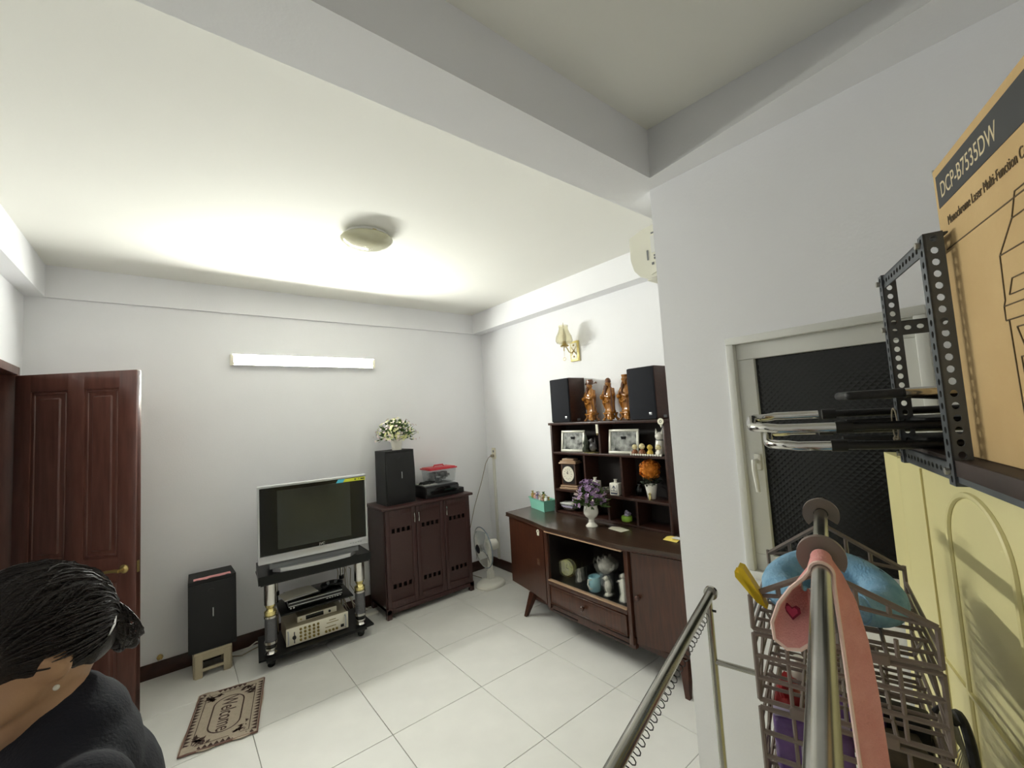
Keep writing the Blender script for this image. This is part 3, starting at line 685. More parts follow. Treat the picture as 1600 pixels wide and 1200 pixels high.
blossoms(150, .19, .17, .125, .016, 11, .5).mk('yellow_blossoms', 'blossom_yellow', fb, kind='stuff')
blossoms(95, .215, .18, .12, .014, 12, .75).mk('white_blossoms', 'blossom_white', fb, kind='stuff')

# ------------------------------------------------------------------ standing fan in the corner
fn = thing('electric_fan', 'small white table fan on the floor in the room corner', 'fan', (2.575, 3.74, 0))
B().lathe([(.158, 0), (.162, .012), (.152, .034), (.12, .054), (.07, .066), (.03, .07), (0, .07)], 36, sx=1, sy=.8).mk('base', 'white_plastic', fn)
B().box((-.105, -.075, .040), (-.04, -.015, .062), .006, M=Matrix.Rotation(-.22, 4, 'Y')).mk('control_panel', 'black_plastic', fn)
B().prism([(-.03, -.025), (.03, -.025), (.03, .025), (-.03, .025)], .055, .15).lathe([(.028, .13), (.022, .3), (.02, .37)], 16).mk('post', 'white_plastic', fn)
tilt = Matrix.Translation((.0, 0, .40)) @ Matrix.Rotation(math.radians(-8), 4, 'Z') @ Matrix.Rotation(math.radians(-4), 4, 'Y')
ax = tilt @ Matrix.Rotation(-PI / 2, 4, 'Y')       # local +z runs to -X (blowing side)
B().lathe([(0, -.10), (.03, -.098), (.05, -.085), (.056, -.05), (.056, 0), (.04, .02)], 24, M=ax).mk('motor_housing', 'white_plastic', fn)
B().lathe([(.0, .065), (.03, .07), (.034, .085), (.034, .10), (.0, .105)], 20, M=ax).mk('blade_hub', 'grey_plastic', fn)
RC = .205
for k in range(3):
    a0 = 2 * PI * k / 3; rows = []
    for i in range(8):
        r = .028 + .145 * i / 7; wd_ = .35 + .55 * math.sin(PI * min(1, i / 6) * .7)
        rows.append([ax @ Vector((r * math.cos(a0 + wd_ * (j / 6 - .5)), r * math.sin(a0 + wd_ * (j / 6 - .5)), .085 + .05 * (j / 6 - .5))) for j in range(7)])
    B().grid(rows, .002).mk('blade', 'fan_blade', fn)
gd = B(); NW = 60
for side, zz, dz in (('f', .075, .055), ('b', .065, -.045)):
    for k in range(NW):
        a = 2 * PI * k / NW
        gd.tube([ax @ Vector((r * math.cos(a + .15 * (r / RC)), r * math.sin(a + .15 * (r / RC)), zz + dz * (1 - (r / RC) ** 3))) for r in (.045, .11, .165, RC)], .0009, 4, cap=False)
gd.mk('guard_wires', 'white_plastic', fn, kind='stuff')
pts = [ax @ Vector((RC * math.cos(2 * PI * k / 48), RC * math.sin(2 * PI * k / 48), .07)) for k in range(48)]
B().tube(pts, .0055, 8, closed=True).mk('guard_rim', 'fan_blue', fn)
B().lathe([(0, .132), (.044, .132), (.046, .126), (.04, .122), (0, .122)], 28, M=ax).mk('guard_badge', 'ink', fn)

# ------------------------------------------------------------------ bow-fronted sideboard (world frame shifted to its back centre)
SX, SY = 2.92, 2.22
sd = thing('sideboard', 'long dark wooden bow-front sideboard with glass display and tapered legs', 'sideboard', (SX, SY, 0))
prof = [(1.028, -.452), (.82, -.482), (.66, -.507), (.50, -.543), (.372, -.578)]           # (y, x) of the bowed front, left half
def front_x(y):
    y = abs(y)
    if y <= prof[-1][0]: return prof[-1][1]
    for (a, xa), (b, xb) in zip(prof, prof[1:]):
        if b <= y <= a: return xb + (xa - xb) * (y - b) / (a - b)
    return prof[0][1]
def plan(y0, y1, off, back, n=10):
    ys = [y0 + (y1 - y0) * k / n for k in range(n + 1)]
    return [(front_x(y) + off, y) for y in ys] + [(back, y1), (back, y0)]
B().prism(plan(-1.04, 1.04, -.012, 0, 30), .80, .83).mk('top_board', 'top_wood', sd, ang=25)
B().prism(plan(-1.04, 1.04, -.017, -.4, 30), .797, .802).mk('top_edge', 'side_wood', sd, ang=25)
ZL = .195
lu = B().prism(plan(.405, 1.028, .028, 0), ZL, .80).mk('left_cupboard', 'side_wood', sd, ang=25)
ru = B().prism(plan(-1.028, -.405, .028, 0), ZL, .80).mk('right_cupboard', 'side_wood', sd, ang=25)
for y0, y1, nm in ((.43, 1.012, 'left'), (-1.012, -.43, 'right')):
    dd = B().prism(plan(y0, y1, .004, -.40), ZL + .012, .785).mk('cupboard_door', 'side_wood', sd, ang=25)
    ky = .53 if nm == 'left' else -.46
    kx = front_x(ky) + .004
    kz = .505
    if nm == 'left':
        B().box((kx - .004, ky - .018, kz - .026), (kx + .002, ky + .018, kz + .026), .004).cyl((kx - .006, ky, kz), (kx, ky, kz), .006, n=10).mk('keyhole_plate', 'clock_wood', dd)
    else:
        B().lathe([(.008, 0), (.009, .012), (.017, .02), (.018, .027), (.012, .034), (0, .035)], 18, M=Matrix.Translation((kx, ky, kz)) @ Matrix.Rotation(-PI / 2, 4, 'Y')).mk('knob', 'side_wood', dd)
for s in (-1, 1): B().box((front_x(.4) - .002, s * .39 - .016, ZL - .004), (-.06, s * .39 + .016, .80), .002).mk('stile', 'side_wood', sd)
fx = front_x(0)
for s in (-1, 1): B().box((fx + .03, s * .372 - .004, .40), (-.03, s * .372 + .004, .80)).mk('display_shade_sheet', 'hutch_back', sd)  # near-black sheets added to paint shade onto the display's inner sides
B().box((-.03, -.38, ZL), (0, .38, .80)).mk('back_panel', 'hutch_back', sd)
B().box((fx + .03, -.375, .392), (-.03, .375, .404)).mk('display_floor', 'black_glass', sd)
B().box((fx + .002, -.375, .376), (fx + .035, .375, .412), .003).mk('display_rail', 'side_wood', sd)
B().box((fx - .0185, -.375, .788), (fx + .0, .375, .797), .001).mk('display_head_strip', 'clock_trim', sd)
B().box((fx - .004, -.375, .408), (fx + .028, .375, .416), .001).mk('glass_track', 'clock_trim', sd)
for y0, y1, x in ((-.374, .02, .008), (-.02, .374, .018)):
    B().box((fx + x, y0, .415), (fx + x + .004, y1, .793)).mk('sliding_pane', 'clear_glass', sd)
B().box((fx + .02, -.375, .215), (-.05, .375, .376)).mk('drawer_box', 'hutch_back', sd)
dw = B().box((fx + .001, -.368, .236), (fx + .022, .368, .372), .003).mk('drawer', 'side_wood', sd)
f = B()
for a, b in (((-.368, .236), (.368, .243)), ((-.368, .365), (.368, .372)), ((-.368, .236), (-.361, .372)), ((.361, .236), (.368, .372))): f.box((fx - .004, a[0], a[1]), (fx + .003, b[0], b[1]), .001, 1)
f.mk('drawer_bead', 'side_wood', dw)
B().lathe([(.008, 0), (.009, .012), (.018, .02), (.019, .027), (.012, .034), (0, .035)], 18, M=Matrix.Translation((fx + .001, .012, .305)) @ Matrix.Rotation(-PI / 2, 4, 'Y')).mk('knob', 'side_wood', dw)
B().prism([(fx + .02, -.41), (fx + .02, .41), (fx + .05, .41), (fx + .05, -.41)], .165, .236).mk('apron', 'side_wood', sd)
for s in (-1, 1): B().box((fx + .014, s * .23 - .13, .176), (fx + .022, s * .23 + .13, .186), .002).mk('apron_slot', 'hutch_back', sd)
for sx, sxx in ((-.46, -.53), (-.08, -.04)):
    for s in (-1, 1):
        t0 = Vector((sx, s * .70, ZL)); t1 = Vector((sxx, s * .742, 0))
        lg = B(); A = [lg.bm.verts.new(t0 + Vector((dx, dy, 0))) for dx, dy in ((-.03, -.03), (.03, -.03), (.03, .03), (-.03, .03))]; Cc = [lg.bm.verts.new(t1 + Vector((dx, dy, 0))) for dx, dy in ((-.014, -.014), (.014, -.014), (.014, .014), (-.014, .014))]
        lg.bridge(A, Cc); lg.bm.faces.new(A); lg.bm.faces.new(Cc[::-1]); lg.mk('leg', 'side_wood', sd)
B().box((-.455, -.70, .125), (-.425, .70, .165), .003).mk('stretcher', 'side_wood', sd)
for y, x in ((.51, 0),):
    B().cyl((front_x(y) - .001, y, .757), (front_x(y) + .004, y, .757), .017, n=20).box((front_x(y) - .0012, y - .012, .725), (front_x(y) + .003, y + .012, .745), .003).mk('paper_tag', 'tag_white', sd)
    B().torus((front_x(y) - .001, y, .76), .006, .0018, (1, 0, 0), 14, 5).mk('tag_mark', 'ink', sd)

# things behind the sideboard glass (on the display floor, z .404)
ZD = .4042
def small(name, label, cat, x, y, z, rz=0, group=None): return thing(name, label, cat, (x, y, z), rz, group)
dc = small('desk_clock', 'round cream clock face behind the sideboard glass', 'clock', 2.50, 2.545, ZD, .25)
B().lathe([(.068, 0), (.07, .012), (.066, .03), (0, .03)], 32, M=Matrix.Translation((0, 0, .072)) @ Matrix.Rotation(-PI / 2, 4, 'Y') @ Matrix.Translation((0, 0, -.03))).mk('case', 'gold', dc)
B().cyl((-.0015, 0, .072), (.001, 0, .072), .062, n=32).mk('dial', 'blossom_yellow', dc)
B().tube([(-.003, 0, .072), (-.003, -.012, .105)], .002, 5).tube([(-.003, 0, .072), (-.003, -.022, .066)], .002, 5).mk('hands', 'ink', dc)
B().box((0, -.04, 0), (.035, .04, .012), .003).mk('stand', 'gold', dc)
tp = small('teapot', 'white porcelain teapot behind the sideboard glass', 'teapot', 2.60, 2.215, ZD, 1.35)
B().lathe([(.03, .085), (.034, .09), (.055, .11), (.062, .14), (.052, .165), (.035, .175), (.033, .172), (.05, .16)], 28).mk('pot', 'porcelain', tp)
B().lathe([(.036, .174), (.03, .186), (.012, .195), (.009, .203), (.012, .21), (0, .214)], 20).mk('lid', 'porcelain', tp)
B().tube([(.055, 0, .16), (.09, 0, .18), (.105, 0, .15), (.09, 0, .11), (.056, 0, .115)], .007, 8).mk('handle', 'porcelain', tp)
B().tube([(-.05, 0, .12), (-.085, 0, .14), (-.10, 0, .175)], [.014, .010, .008], 8).mk('spout', 'porcelain', tp)
B().lathe([(.0, 0), (.05, .0), (.052, .08), (.03, .086)], 24).mk('warmer', 'grey_plastic', tp)
mg = small('blue_jug', 'pale blue jug with a white handle behind the sideboard glass', 'jug', 2.45, 2.205, ZD, .9)
B().lathe([(.038, 0), (.04, .004), (.044, .09), (.043, .105), (.039, .105), (.038, .01)], 24).mk('body', 'mug_blue', mg)
B().tube([(-.03, .03, .09), (-.05, .055, .10), (-.062, .062, .07), (-.045, .045, .03), (-.03, .03, .025)], .005, 8).mk('handle', 'porcelain', mg)
fg = small('porcelain_bird', 'small white porcelain bird beside the blue jug', 'figurine', 2.455, 2.085, ZD, .3)
B().sph((0, 0, .06), (.018, .026, .05)).sph((0, .012, .115), .018).cyl((0, .026, .115), (0, .042, .112), .005, .001, 8).mk('bird', 'porcelain', fg)
B().lathe([(.028, 0), (.026, .008), (.012, .012), (.01, .02)], 16).mk('base', 'porcelain', fg)
fg = small('porcelain_lady', 'tall white porcelain figure at the right edge of the display glass', 'figurine', 2.455, 1.945, ZD, 0)
B().lathe([(.03, 0), (.032, .01), (.02, .05), (.024, .09), (.026, .12), (.012, .15), (.0, .152)], 18, wob=lambda a, z: 1 + .1 * math.cos(5 * a)).sph((0, 0, .168), .018).sph((0, .03, .125), (.008, .02, .008)).mk('figure', 'porcelain', fg)
fg = small('porcelain_vase', 'slim white porcelain vase between clock and jug behind the glass', 'vase', 2.50, 2.405, ZD)
B().lathe([(.018, 0), (.02, .01), (.012, .04), (.016, .06), (.01, .085), (.014, .095), (.01, .095), (.007, .08)], 18).mk('body', 'porcelain', fg)
fg = small('drinking_glass', 'small clear glass beside the porcelain bird in the display', 'glass', 2.42, 2.03, ZD)
B().lathe([(.022, 0), (.026, .08), (.0235, .08), (.02, .006)], 20).mk('tumbler', 'clear_glass', fg)
B().cyl((0, 0, .005), (0, 0, .008), .0195, n=16).mk('base_disc', 'clear_glass', fg)

# ------------------------------------------------------------------ open display shelf (hutch)
HX, HY0, HY1, HZ0, HZ1, HT = 2.74, 1.70, 2.88, .83, 1.643, .02
ht = thing('display_shelf', 'dark brown open display shelf standing on the sideboard', 'shelf', (0, 0, 0))
HB = 2.935
B().box((HX - .01, HY0 - .015, HZ1 - .022), (HB, HY1 + .015, HZ1), .003).mk('top_board', 'hutch_wood', ht)
for y0 in (HY0, HY1 - HT): B().box((HX, y0, HZ0), (HB, y0 + HT, HZ1 - .02), .002).mk('side_panel', 'hutch_wood', ht)
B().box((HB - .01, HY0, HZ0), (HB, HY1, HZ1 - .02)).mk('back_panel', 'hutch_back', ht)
S1, S2 = 1.378, 1.048
for z in (S1, S2): B().box((HX + .001, HY0 + HT, z - HT), (HB - .01, HY1 - HT, z), .002).mk('shelf', 'hutch_wood', ht)
B().box((HX + .006, HY0 + HT, HZ0), (HB - .01, HY1 - HT, HZ0 + .018), .002).mk('bottom_board', 'hutch_wood', ht)
for y, z0, z1 in ((2.315, S1, HZ1 - .022), (2.50, S2, S1 - HT), (2.115, S2, S1 - HT), (2.50, HZ0 + .018, S2 - HT), (2.27, HZ0 + .018, S2 - HT), (2.0, HZ0 + .018, S2 - HT)):
    B().box((HX + .012, y - .009, z0), (HB - .01, y + .009, z1)).mk('divider', 'hutch_wood', ht)
def bookshelf_speaker(label, y, rz):
    t = thing('bookshelf_speaker', label, 'speaker', (2.835, y, HZ1), rz, 'bookshelf speakers on the display shelf')
    B().box((-.095, -.115, 0), (.115, .115, .395), .004).mk('cabinet', 'hutch_wood', t)
    B().box((-.115, -.113, .004), (-.094, .113, .392), .008).mk('cloth_grille', 'grille_cloth', t)
    B().box((-.1165, -.082, .035), (-.1145, -.06, .055), .001).mk('badge', 'silver', t)
    B().box((-.02, -.1165, .01), (.02, -.1145, .03)).mk('side_sticker', 'grey_plastic', t)
bookshelf_speaker('dark blue-black bookshelf speaker left of the carved statues', 2.715, .0)
bookshelf_speaker('dark blue-black bookshelf speaker right of the carved statues, nearest the corner', 1.862, 0)

def statue(label, y, kind, seed):
    t = thing('wooden_statue', label, 'statue', (2.85, y, HZ1), -PI / 2 - .25, 'three carved wooden statues')
    # local -y is the front
    bs = B().box((-.05, -.042, .055), (.05, .042, .068), .004)
    for a in range(4):
        sx, sy = (-1, 1)[a % 2], (-1, 1)[a // 2]
        bs.tube([(sx * .036, sy * .028, .056), (sx * .034, sy * .026, .03), (sx * .05, sy * .04, 0.003)], [.012, .010, .012], 8)
    bs.lathe([(.03, .01), (.036, .03), (.03, .055)], 12).mk('pedestal', 'carved_wood', t)
    rb = B().lathe([(.046, .068), (.052, .075), (.046, .085), (.044, .10), (.046, .15), (.054, .19), (.056, .22), (.05, .245), (.036, .268), (.022, .282), (.016, .29)], 28, sy=.78,
        wob=lambda a, z: 1 + .06 * math.cos(9 * a + seed) * (1 if z < .18 else .3) + .05 * math.cos(2 * a))
    for s in (-1, 1):
        rb.tube([(s * .045, .0, .262), (s * .062, -.012, .215), (s * .045, -.042, .195), (s * .012, -.052, .205)], [.018, .02, .019, .012], 10)
        rb.tube([(s * .05, -.02, .2), (s * .062, -.018, .15), (s * .056, -.01, .10)], [.014, .011, .004], 8)
    rb.tube([(-.03, -.04, .16), (0, -.05, .15), (.03, -.04, .16)], .007, 8); rb.mk('robe', 'carved_wood', t)
    hd = B().sph((0, -.006, .305), (.024, .025, .03)).sph((0, -.031, .303), (.005, .006, .008), 8, 6).sph((0, -.0262, .293), (.009, .004, .003), 8, 6)
    for s in (-1, 1): hd.sph((s * .0095, -.027, .311), (.0045, .003, .0025), 8, 6).sph((s * .025, 0, .303), (.004, .008, .011), 8, 6)
    hd.mk('head', 'carved_wood', t)
    if kind == 0:
        B().lathe([(.028, .318), (.03, .335), (.027, .362), (0, .364)], 18).box((-.024, -.024, .33), (.024, .024, .352), .004).mk('court_hat', 'carved_dark', t)
        for s in (-1, 1): B().tube([(s * .026, .005, .325), (s * .05, .01, .325), (s * .075, .012, .332), (s * .085, .012, .325)], [.003, .003, .008, .005], 8).mk('hat_wing', 'carved_dark', t)
        B().tube([(0, -.03, .288), (0, -.038, .265), (0, -.044, .23)], [.012, .01, .003], 8).mk('beard', 'carved_dark', t)
    elif kind == 1:
        B().sph((0, -.004, .328), (.025, .026, .03)).mk('domed_forehead', 'carved_dark', t)
        B().tube([(0, -.03, .29), (0, -.04, .26), (0, -.05, .20)], [.016, .015, .003], 8).mk('beard', 'carved_dark', t)
        B().tube([(.066, -.03, .075), (.068, -.034, .2), (.064, -.03, .30)], .005, 8).mk('staff', 'carved_dark', t)
        B().sph((-.03, -.055, .208), .016).mk('peach', 'carved_wood', t)
    else:
        B().lathe([(.028, .318), (.033, .332), (.026, .345), (.03, .366), (0, .37)], 18).mk('tall_hat', 'carved_wood', t)
        for s in (-1, 1): B().tube([(s * .026, 0, .33), (s * .038, -.008, .29), (s * .05, -.012, .24)], [.006, .007, .004], 8).mk('hat_ribbon', 'carved_dark', t)
        B().tube([(0, -.03, .288), (0, -.038, .262), (0, -.044, .22)], [.013, .011, .003], 8).mk('beard', 'carved_dark', t)
        B().tube([(-.04, -.05, .20), (.0, -.058, .225), (.04, -.05, .20)], .008, 8).mk('sceptre', 'carved_dark', t)
statue('carved wooden statue with winged hat next to the left bookshelf speaker', 2.458, 0, 0)
statue('carved wooden bearded statue with high forehead, middle of the three', 2.255, 1, 1)
statue('carved wooden statue with tall hat half hidden behind the right bookshelf speaker', 2.085, 2, 2)

def picture(label, y, w, h, rz, tilt):
    t = thing('photo_frame', label, 'photo frame', (2.80, y, S1), rz, 'photo frames on the top tier')
    M_ = Matrix.Rotation(tilt, 4, 'Y')
    f = B(); t_ = .02
    for a, b in (((-w, 0), (w, t_)), ((-w, h - t_), (w, h)), ((-w, t_), (-w + t_, h - t_)), ((w - t_, t_), (w, h - t_))): f.box((-.012, a[0], a[1]), (0, b[0], b[1]), .003)
    f.xf(M_).mk('frame', 'picture_frame', t)
    B().box((-.005, -w + t_, t_), (0, w - t_, h - t_)).xf(M_).mk('photograph', 'photo_dark', t)
    B().box((-.0075, -w + t_, t_), (-.0065, w - t_, h - t_)).xf(M_).mk('glass', 'clear_glass', t)
    B().prism([(0, h * .7), (.012, h * .7), (.075, 0.002), (.062, .002)], -.02, .02, 'y').mk('easel_back', 'black_plastic', t)
picture('silver photo frame with glare in the left half of the top tier', 2.665, .128, .19, .12, .14)
picture('larger silver photo frame with black and white group photo, right half of top tier', 2.115, .135, .195, .1, .14)
rk = thing('dark_ornament', 'dark glossy rock and bird ornament beside the left photo frame', 'ornament', (2.79, 2.43, S1))
B().lathe([(.0, 0), (.085, .0), (.09, .006), (.0, .008)], 24, sx=.6).mk('gilt_base', 'gold', rk)
B().lathe([(.03, .007), (.036, .03), (.026, .06), (.03, .08), (.016, .11), (.012, .14), (0, .165)], 12, (0, .065, 0), wob=lambda a, z: 1 + .2 * math.cos(3 * a + z * 40)).mk('green_rock', 'green_resin', rk)
B().sph((0, -.01, .05), (.028, .035, .04)).sph((0, .005, .10), (.016, .018, .022)).cyl((0, .02, .105), (0, .045, .10), .005, .001, 8).prism([(-.05, .03), (-.028, .05), (-.035, .13)], -.006, .006, 'x').prism([(.0, .05), (.02, .06), (.01, .12)], -.006, .006, 'x').mk('bird', 'dark_resin', rk)
ps = thing('price_tag', 'narrow white tag hanging on the shelf divider of the top tier', 'tag', (HX - .004, 2.318, 1.545))
B().box((-.002, -.012, 0), (.002, .012, .075), .002).mk('card', 'tag_white', ps)
B().torus((0, 0, -.006), .007, .0015, (1, 0, 0), 14, 5).mk('ring', 'brass', ps)
tg = thing('round_tag', 'round white printed tag on the right edge of the display shelf', 'tag', (HX - .013, 1.722, 1.628))
B().cyl((0, 0, 0), (.003, 0, 0), .024, n=24).prism([(-.009, -.02), (.009, -.02), (0, -.045)], .0, .0025, 'x').mk('disc', 'tag_white', tg)
B().torus((-.0005, 0, 0), .008, .0018, (1, 0, 0), 14, 5).mk('printed_ring', 'ink', tg)
tg = thing('edge_tag', 'white tag on the left end of the display shelf', 'tag', (HX + .01, HY1 + .0005, 1.565))
B().box((0, 0, 0), (.04, .003, .05), .001).mk('card', 'tag_white', tg)
B().cyl((.02, .004, .06), (.02, .0, .06), .012, n=14).mk('disc', 'tag_white', tg)
ct = thing('cat_figurine', 'white ceramic cat with pricked ears in the right of the top tier', 'figurine', (2.85, 1.815, S1))
B().lathe([(.036, 0), (.042, .01), (.04, .06), (.034, .10), (.03, .11)], 20).mk('body', 'porcelain', ct)
hd = B().sph((0, 0, .135), (.034, .038, .034))
for s in (-1, 1): hd.cyl((-.004, s * .022, .155), (-.004, s * .028, .195), .013, .001, 10)
hd.sph((-.033, 0, .13), (.005, .006, .004), 8, 6); hd.mk('head', 'porcelain', ct)
B().torus((0, 0, .108), .031, .004, (0, 0, 1), 20, 6).mk('collar', 'grey_plastic', ct)
fr = thing('serving_tray', 'narrow tray with white scalloped rim under the row of little figures', 'tray', (2.765, 1.875, S1))
B().box((-.028, -.135, 0), (.03, .135, .008), .003).mk('base', 'dark_resin', fr)
rs = B()
for k in range(13): rs.sph((-.029, -.126 + .021 * k, .006), .0085, 8, 6)
rs.mk('scalloped_rim', 'porcelain', fr)
for k, (y, m1, m2, lb) in enumerate(((1.985, 'brown_figure', 'cream_figure', 'leftmost of the four little round-headed figures, cream head on brown robe'),
        (1.92, 'brown_figure', 'cream_figure', 'second little round-headed figure from the left, tallest of the four'),
        (1.852, 'yellow_figure', 'yellow_figure', 'all-yellow little round-headed figure, third from the left'),
        (1.78, 'porcelain', 'cream_figure', 'rightmost little round-headed figure in white beside the cat'))):
    t = thing('little_monk', lb, 'figurine', (2.765, y, S1 + .008), 0, 'row of little figures on the tray')
    s = 1.1 if k == 1 else 1
    B().lathe([(.022 * s, 0), (.024 * s, .008), (.019 * s, .024), (.011 * s, .034), (0, .036)], 16).sph((-.014, .013, .014), .007, 8, 6).sph((-.014, -.013, .014), .007, 8, 6).mk('robe', m1, t)
    hd = B().sph((0, 0, .052 * s), (.019 * s, .02 * s, .021 * s))
    for e in (-1, 1): hd.sph((0, e * .02 * s, .05 * s), .005, 8, 6)
    hd.mk('head', m2, t)
    fc = B()
    for e in (-1, 1): fc.sph((-.0175 * s, e * .007, .054 * s), .0022, 6, 4)
    fc.sph((-.0182 * s, 0, .046 * s), (.001, .004, .0012), 6, 4); fc.mk('face', 'ink', t)
mc = thing('mantel_clock', 'wooden mantel clock with white and gold dial on the middle tier', 'clock', (2.805, 2.715, S2), .2)
B().box((-.055, -.095, 0), (.055, .095, .018), .004).box((-.045, -.09, .018), (.045, -.06, .03)).box((-.05, -.088, .022), (.05, .088, .036), .004).mk('plinth', 'clock_trim', mc)
B().box((-.042, -.075, .036), (.042, .075, .225), .003).mk('case', 'clock_wood', mc)
B().box((-.045, -.058, .05), (-.040, .058, .215)).mk('dial_plate', 'hutch_back', mc)
B().box((-.056, -.09, .225), (.05, .09, .238), .003).box((-.048, -.08, .238), (.045, .08, .252), .003).box((-.04, -.06, .252), (.04, .06, .27), .004).mk('cornice', 'clock_trim', mc)
B().lathe([(.034, .002), (.056, .002), (.06, -.001), (.06, .0045), (.034, .0045)], 36, M=Matrix.Translation((-.045, 0, .135)) @ Matrix.Rotation(-PI / 2, 4, 'Y') @ Matrix.Diagonal((1.15, 1, 1, 1))).mk('chapter_ring', 'dial_white', mc)
B().lathe([(0, .0035), (.037, .0035), (.037, 0), (0, 0)], 30, M=Matrix.Translation((-.045, 0, .135)) @ Matrix.Rotation(-PI / 2, 4, 'Y')).mk('dial_centre', 'dial_gold', mc)
nm = B()
for k in range(12):
    a = k * PI / 6; p = Vector((-.0502, .043 * math.sin(a), .135 + .049 * math.cos(a))); q = Vector((-.0502, .034 * math.sin(a), .135 + .039 * math.cos(a))); nm.tube([p, q], .0014, 4)
nm.tube([(-.0505, 0, .135), (-.0505, .004, .165)], .002, 4).tube([(-.0505, 0, .135), (-.0505, .014, .148)], .002, 4).mk('numerals_and_hands', 'ink', mc)
for k, (y, lb, rz) in enumerate(((2.425, 'square white porcelain bottle with blue drawing nearest the mantel clock', .2), (2.212, 'square white porcelain bottle with blue drawing beside the right divider', .1))):
    t = thing('porcelain_bottle', lb, 'bottle', (2.79, y, S2), rz, 'square porcelain bottles')
    B().box((-.032, -.04, 0), (.032, .04, .098), .006).lathe([(.014, .096), (.012, .104), (.0125, .118), (.017, .124), (.013, .124)], 16).mk('body', 'porcelain', t)
    dr_ = B().box((-.0335, -.03, .012), (-.0318, .03, .022)).box((-.0335, -.03, .036), (-.0318, .03, .039)).box((-.0335, -.002, .036), (-.0318, .002, .075)).prism([(-.018, .055), (0, .08), (.018, .055), (.012, .055), (0, .072), (-.012, .055)], -.0335, -.0318, 'x')
    for yy in (-.03, .028): dr_.box((-.0335, yy, .022), (-.0318, yy + .002, .085))
    dr_.mk('drawing', 'ink_blue', t)
bw = thing('glass_dish', 'shallow shiny dish between the two porcelain bottles', 'dish', (2.80, 2.315, S2))
B().lathe([(.02, 0), (.024, .004), (.046, .03), (.05, .045), (.046, .045), (.04, .03), (.018, .008)], 28).mk('bowl', 'bowl_metal', bw)
sp_ = B(); random.seed(9)
for k in range(14): sp_.sph((random.uniform(-.028, .028), random.uniform(-.028, .028), random.uniform(.03, .045)), .010, 7, 5)
sp_.mk('contents', 'green_resin', bw, kind='stuff')
tr = thing('orange_topiary', 'orange ball of artificial flowers in a white pot on the middle tier', 'flowers', (2.82, 1.905, S2))
B().lathe([(.026, 0), (.03, .004), (.044, .09), (.047, .105), (.041, .105), (.03, .02)], 26).mk('pot', 'porcelain', tr)
B().box((-.052, -.03, .0), (-.04, -.004, .09), .002).mk('gold_sticker', 'gold', tr) if False else B().lathe([(.0, .0), (.01, .002), (.012, .02), (.008, .032), (.012, .045), (.0, .055)], 12, (-.052, -.018, 0.0)).mk('gilt_charm', 'gold', tr)
leaves_stuff(150, .07, .05, .115, .03, .008, 21).mk('foliage', 'leaf_dark', tr, kind='stuff')
og = blossoms(210, .072, .072, .215, .014, 31, .75, -1.5); og.sph((0, 0, .215), .062).mk('flower_ball', 'blossom_orange', tr, kind='stuff')
dv_ = thing('dark_vase', 'black glossy vase in the shadow left of the orange flowers', 'vase', (2.87, 2.045, S2))
B().lathe([(.024, 0), (.034, .02), (.036, .05), (.024, .075), (.012, .09), (.016, .105), (.012, .105)], 22).mk('body', 'black_gloss', dv_)
B().torus((0, 0, .088), .014, .003, n=16, m=6).mk('ring', 'dark_resin', dv_)
bx = thing('sweet_boxes', 'stack of small shiny packets on a metal dish in the lowest tier', 'packets', (2.82, 2.765, HZ0 + .018))
B().lathe([(.03, 0), (.05, .006), (.075, .032), (.078, .036), (.07, .034), (.045, .012)], 28, sx=.8, sy=1.25).mk('dish', 'bowl_metal', bx)
for k in range(3): B().box((-.045, -.075, .03 + .013 * k), (.045, .075, .042 + .013 * k), .002, M=Matrix.Translation((.004 * k, .008 * k, 0)) @ Matrix.Rotation(.12 * k - .1, 4, 'Z')).mk('packet', ('lilac', 'junk_dark', 'paper')[k], bx)
gj = thing('green_jar', 'little lime green jar with a knobbly lilac top in the lowest tier', 'jar', (2.80, 2.135, HZ0 + .018))
B().lathe([(.03, 0), (.04, .006), (.044, .025), (.04, .042), (.036, .045)], 24).mk('pot', 'lime', gj)
kn = B(); random.seed(4)
for k in range(12): kn.sph((random.uniform(-.022, .022), random.uniform(-.022, .022), random.uniform(.045, .07)), .012, 8, 6)
kn.sph((0, 0, .075), .014, 8, 6).mk('lid', 'lilac', gj)
# on the sideboard top
vs = thing('flower_vase', 'white pedestal vase of purple artificial flowers on the sideboard', 'flowers', (2.578, 2.306, .83))
B().lathe([(.0, 0), (.046, 0), (.048, .006), (.036, .018), (.024, .03), (.022, .055), (.028, .064), (.03, .068), (.046, .078), (.057, .10), (.058, .125), (.052, .148), (.05, .158), (.058, .166), (.052, .166), (.046, .15), (.05, .12)], 36).mk('vase', 'porcelain', vs)
leaves_stuff(240, .115, .14, .17, .075, .008, 41).mk('foliage', 'leaf', vs, kind='stuff')
blossoms(120, .125, .17, .18, .021, 51, .7, -.1).mk('purple_blossoms', 'blossom_purple', vs, kind='stuff')
wb = B(); random.seed(8)
for k in range(26):
    a = random.uniform(0, 2 * PI); el = random.uniform(-.1, .9); d = Vector((math.cos(a) * math.cos(el), math.sin(a) * math.cos(el), math.sin(el)))
    p = Vector((0, 0, .18)); wb.tube([p + d * .08, p + d * .125, p + d * .15 - Vector((0, 0, .008))], [.002, .007, .003], 6)
wb.mk('white_buds', 'blossom_white', vs, kind='stuff')
sb2 = B()
for k in range(30):
    a = random.uniform(0, 2 * PI); el = random.uniform(0, 1.4); d = Vector((math.cos(a) * math.cos(el), math.sin(a) * math.cos(el), math.sin(el))); sb2.tube([(0, 0, .13), Vector((0, 0, .16)) + d * .06, Vector((0, 0, .18)) + d * .12], .002, 4)
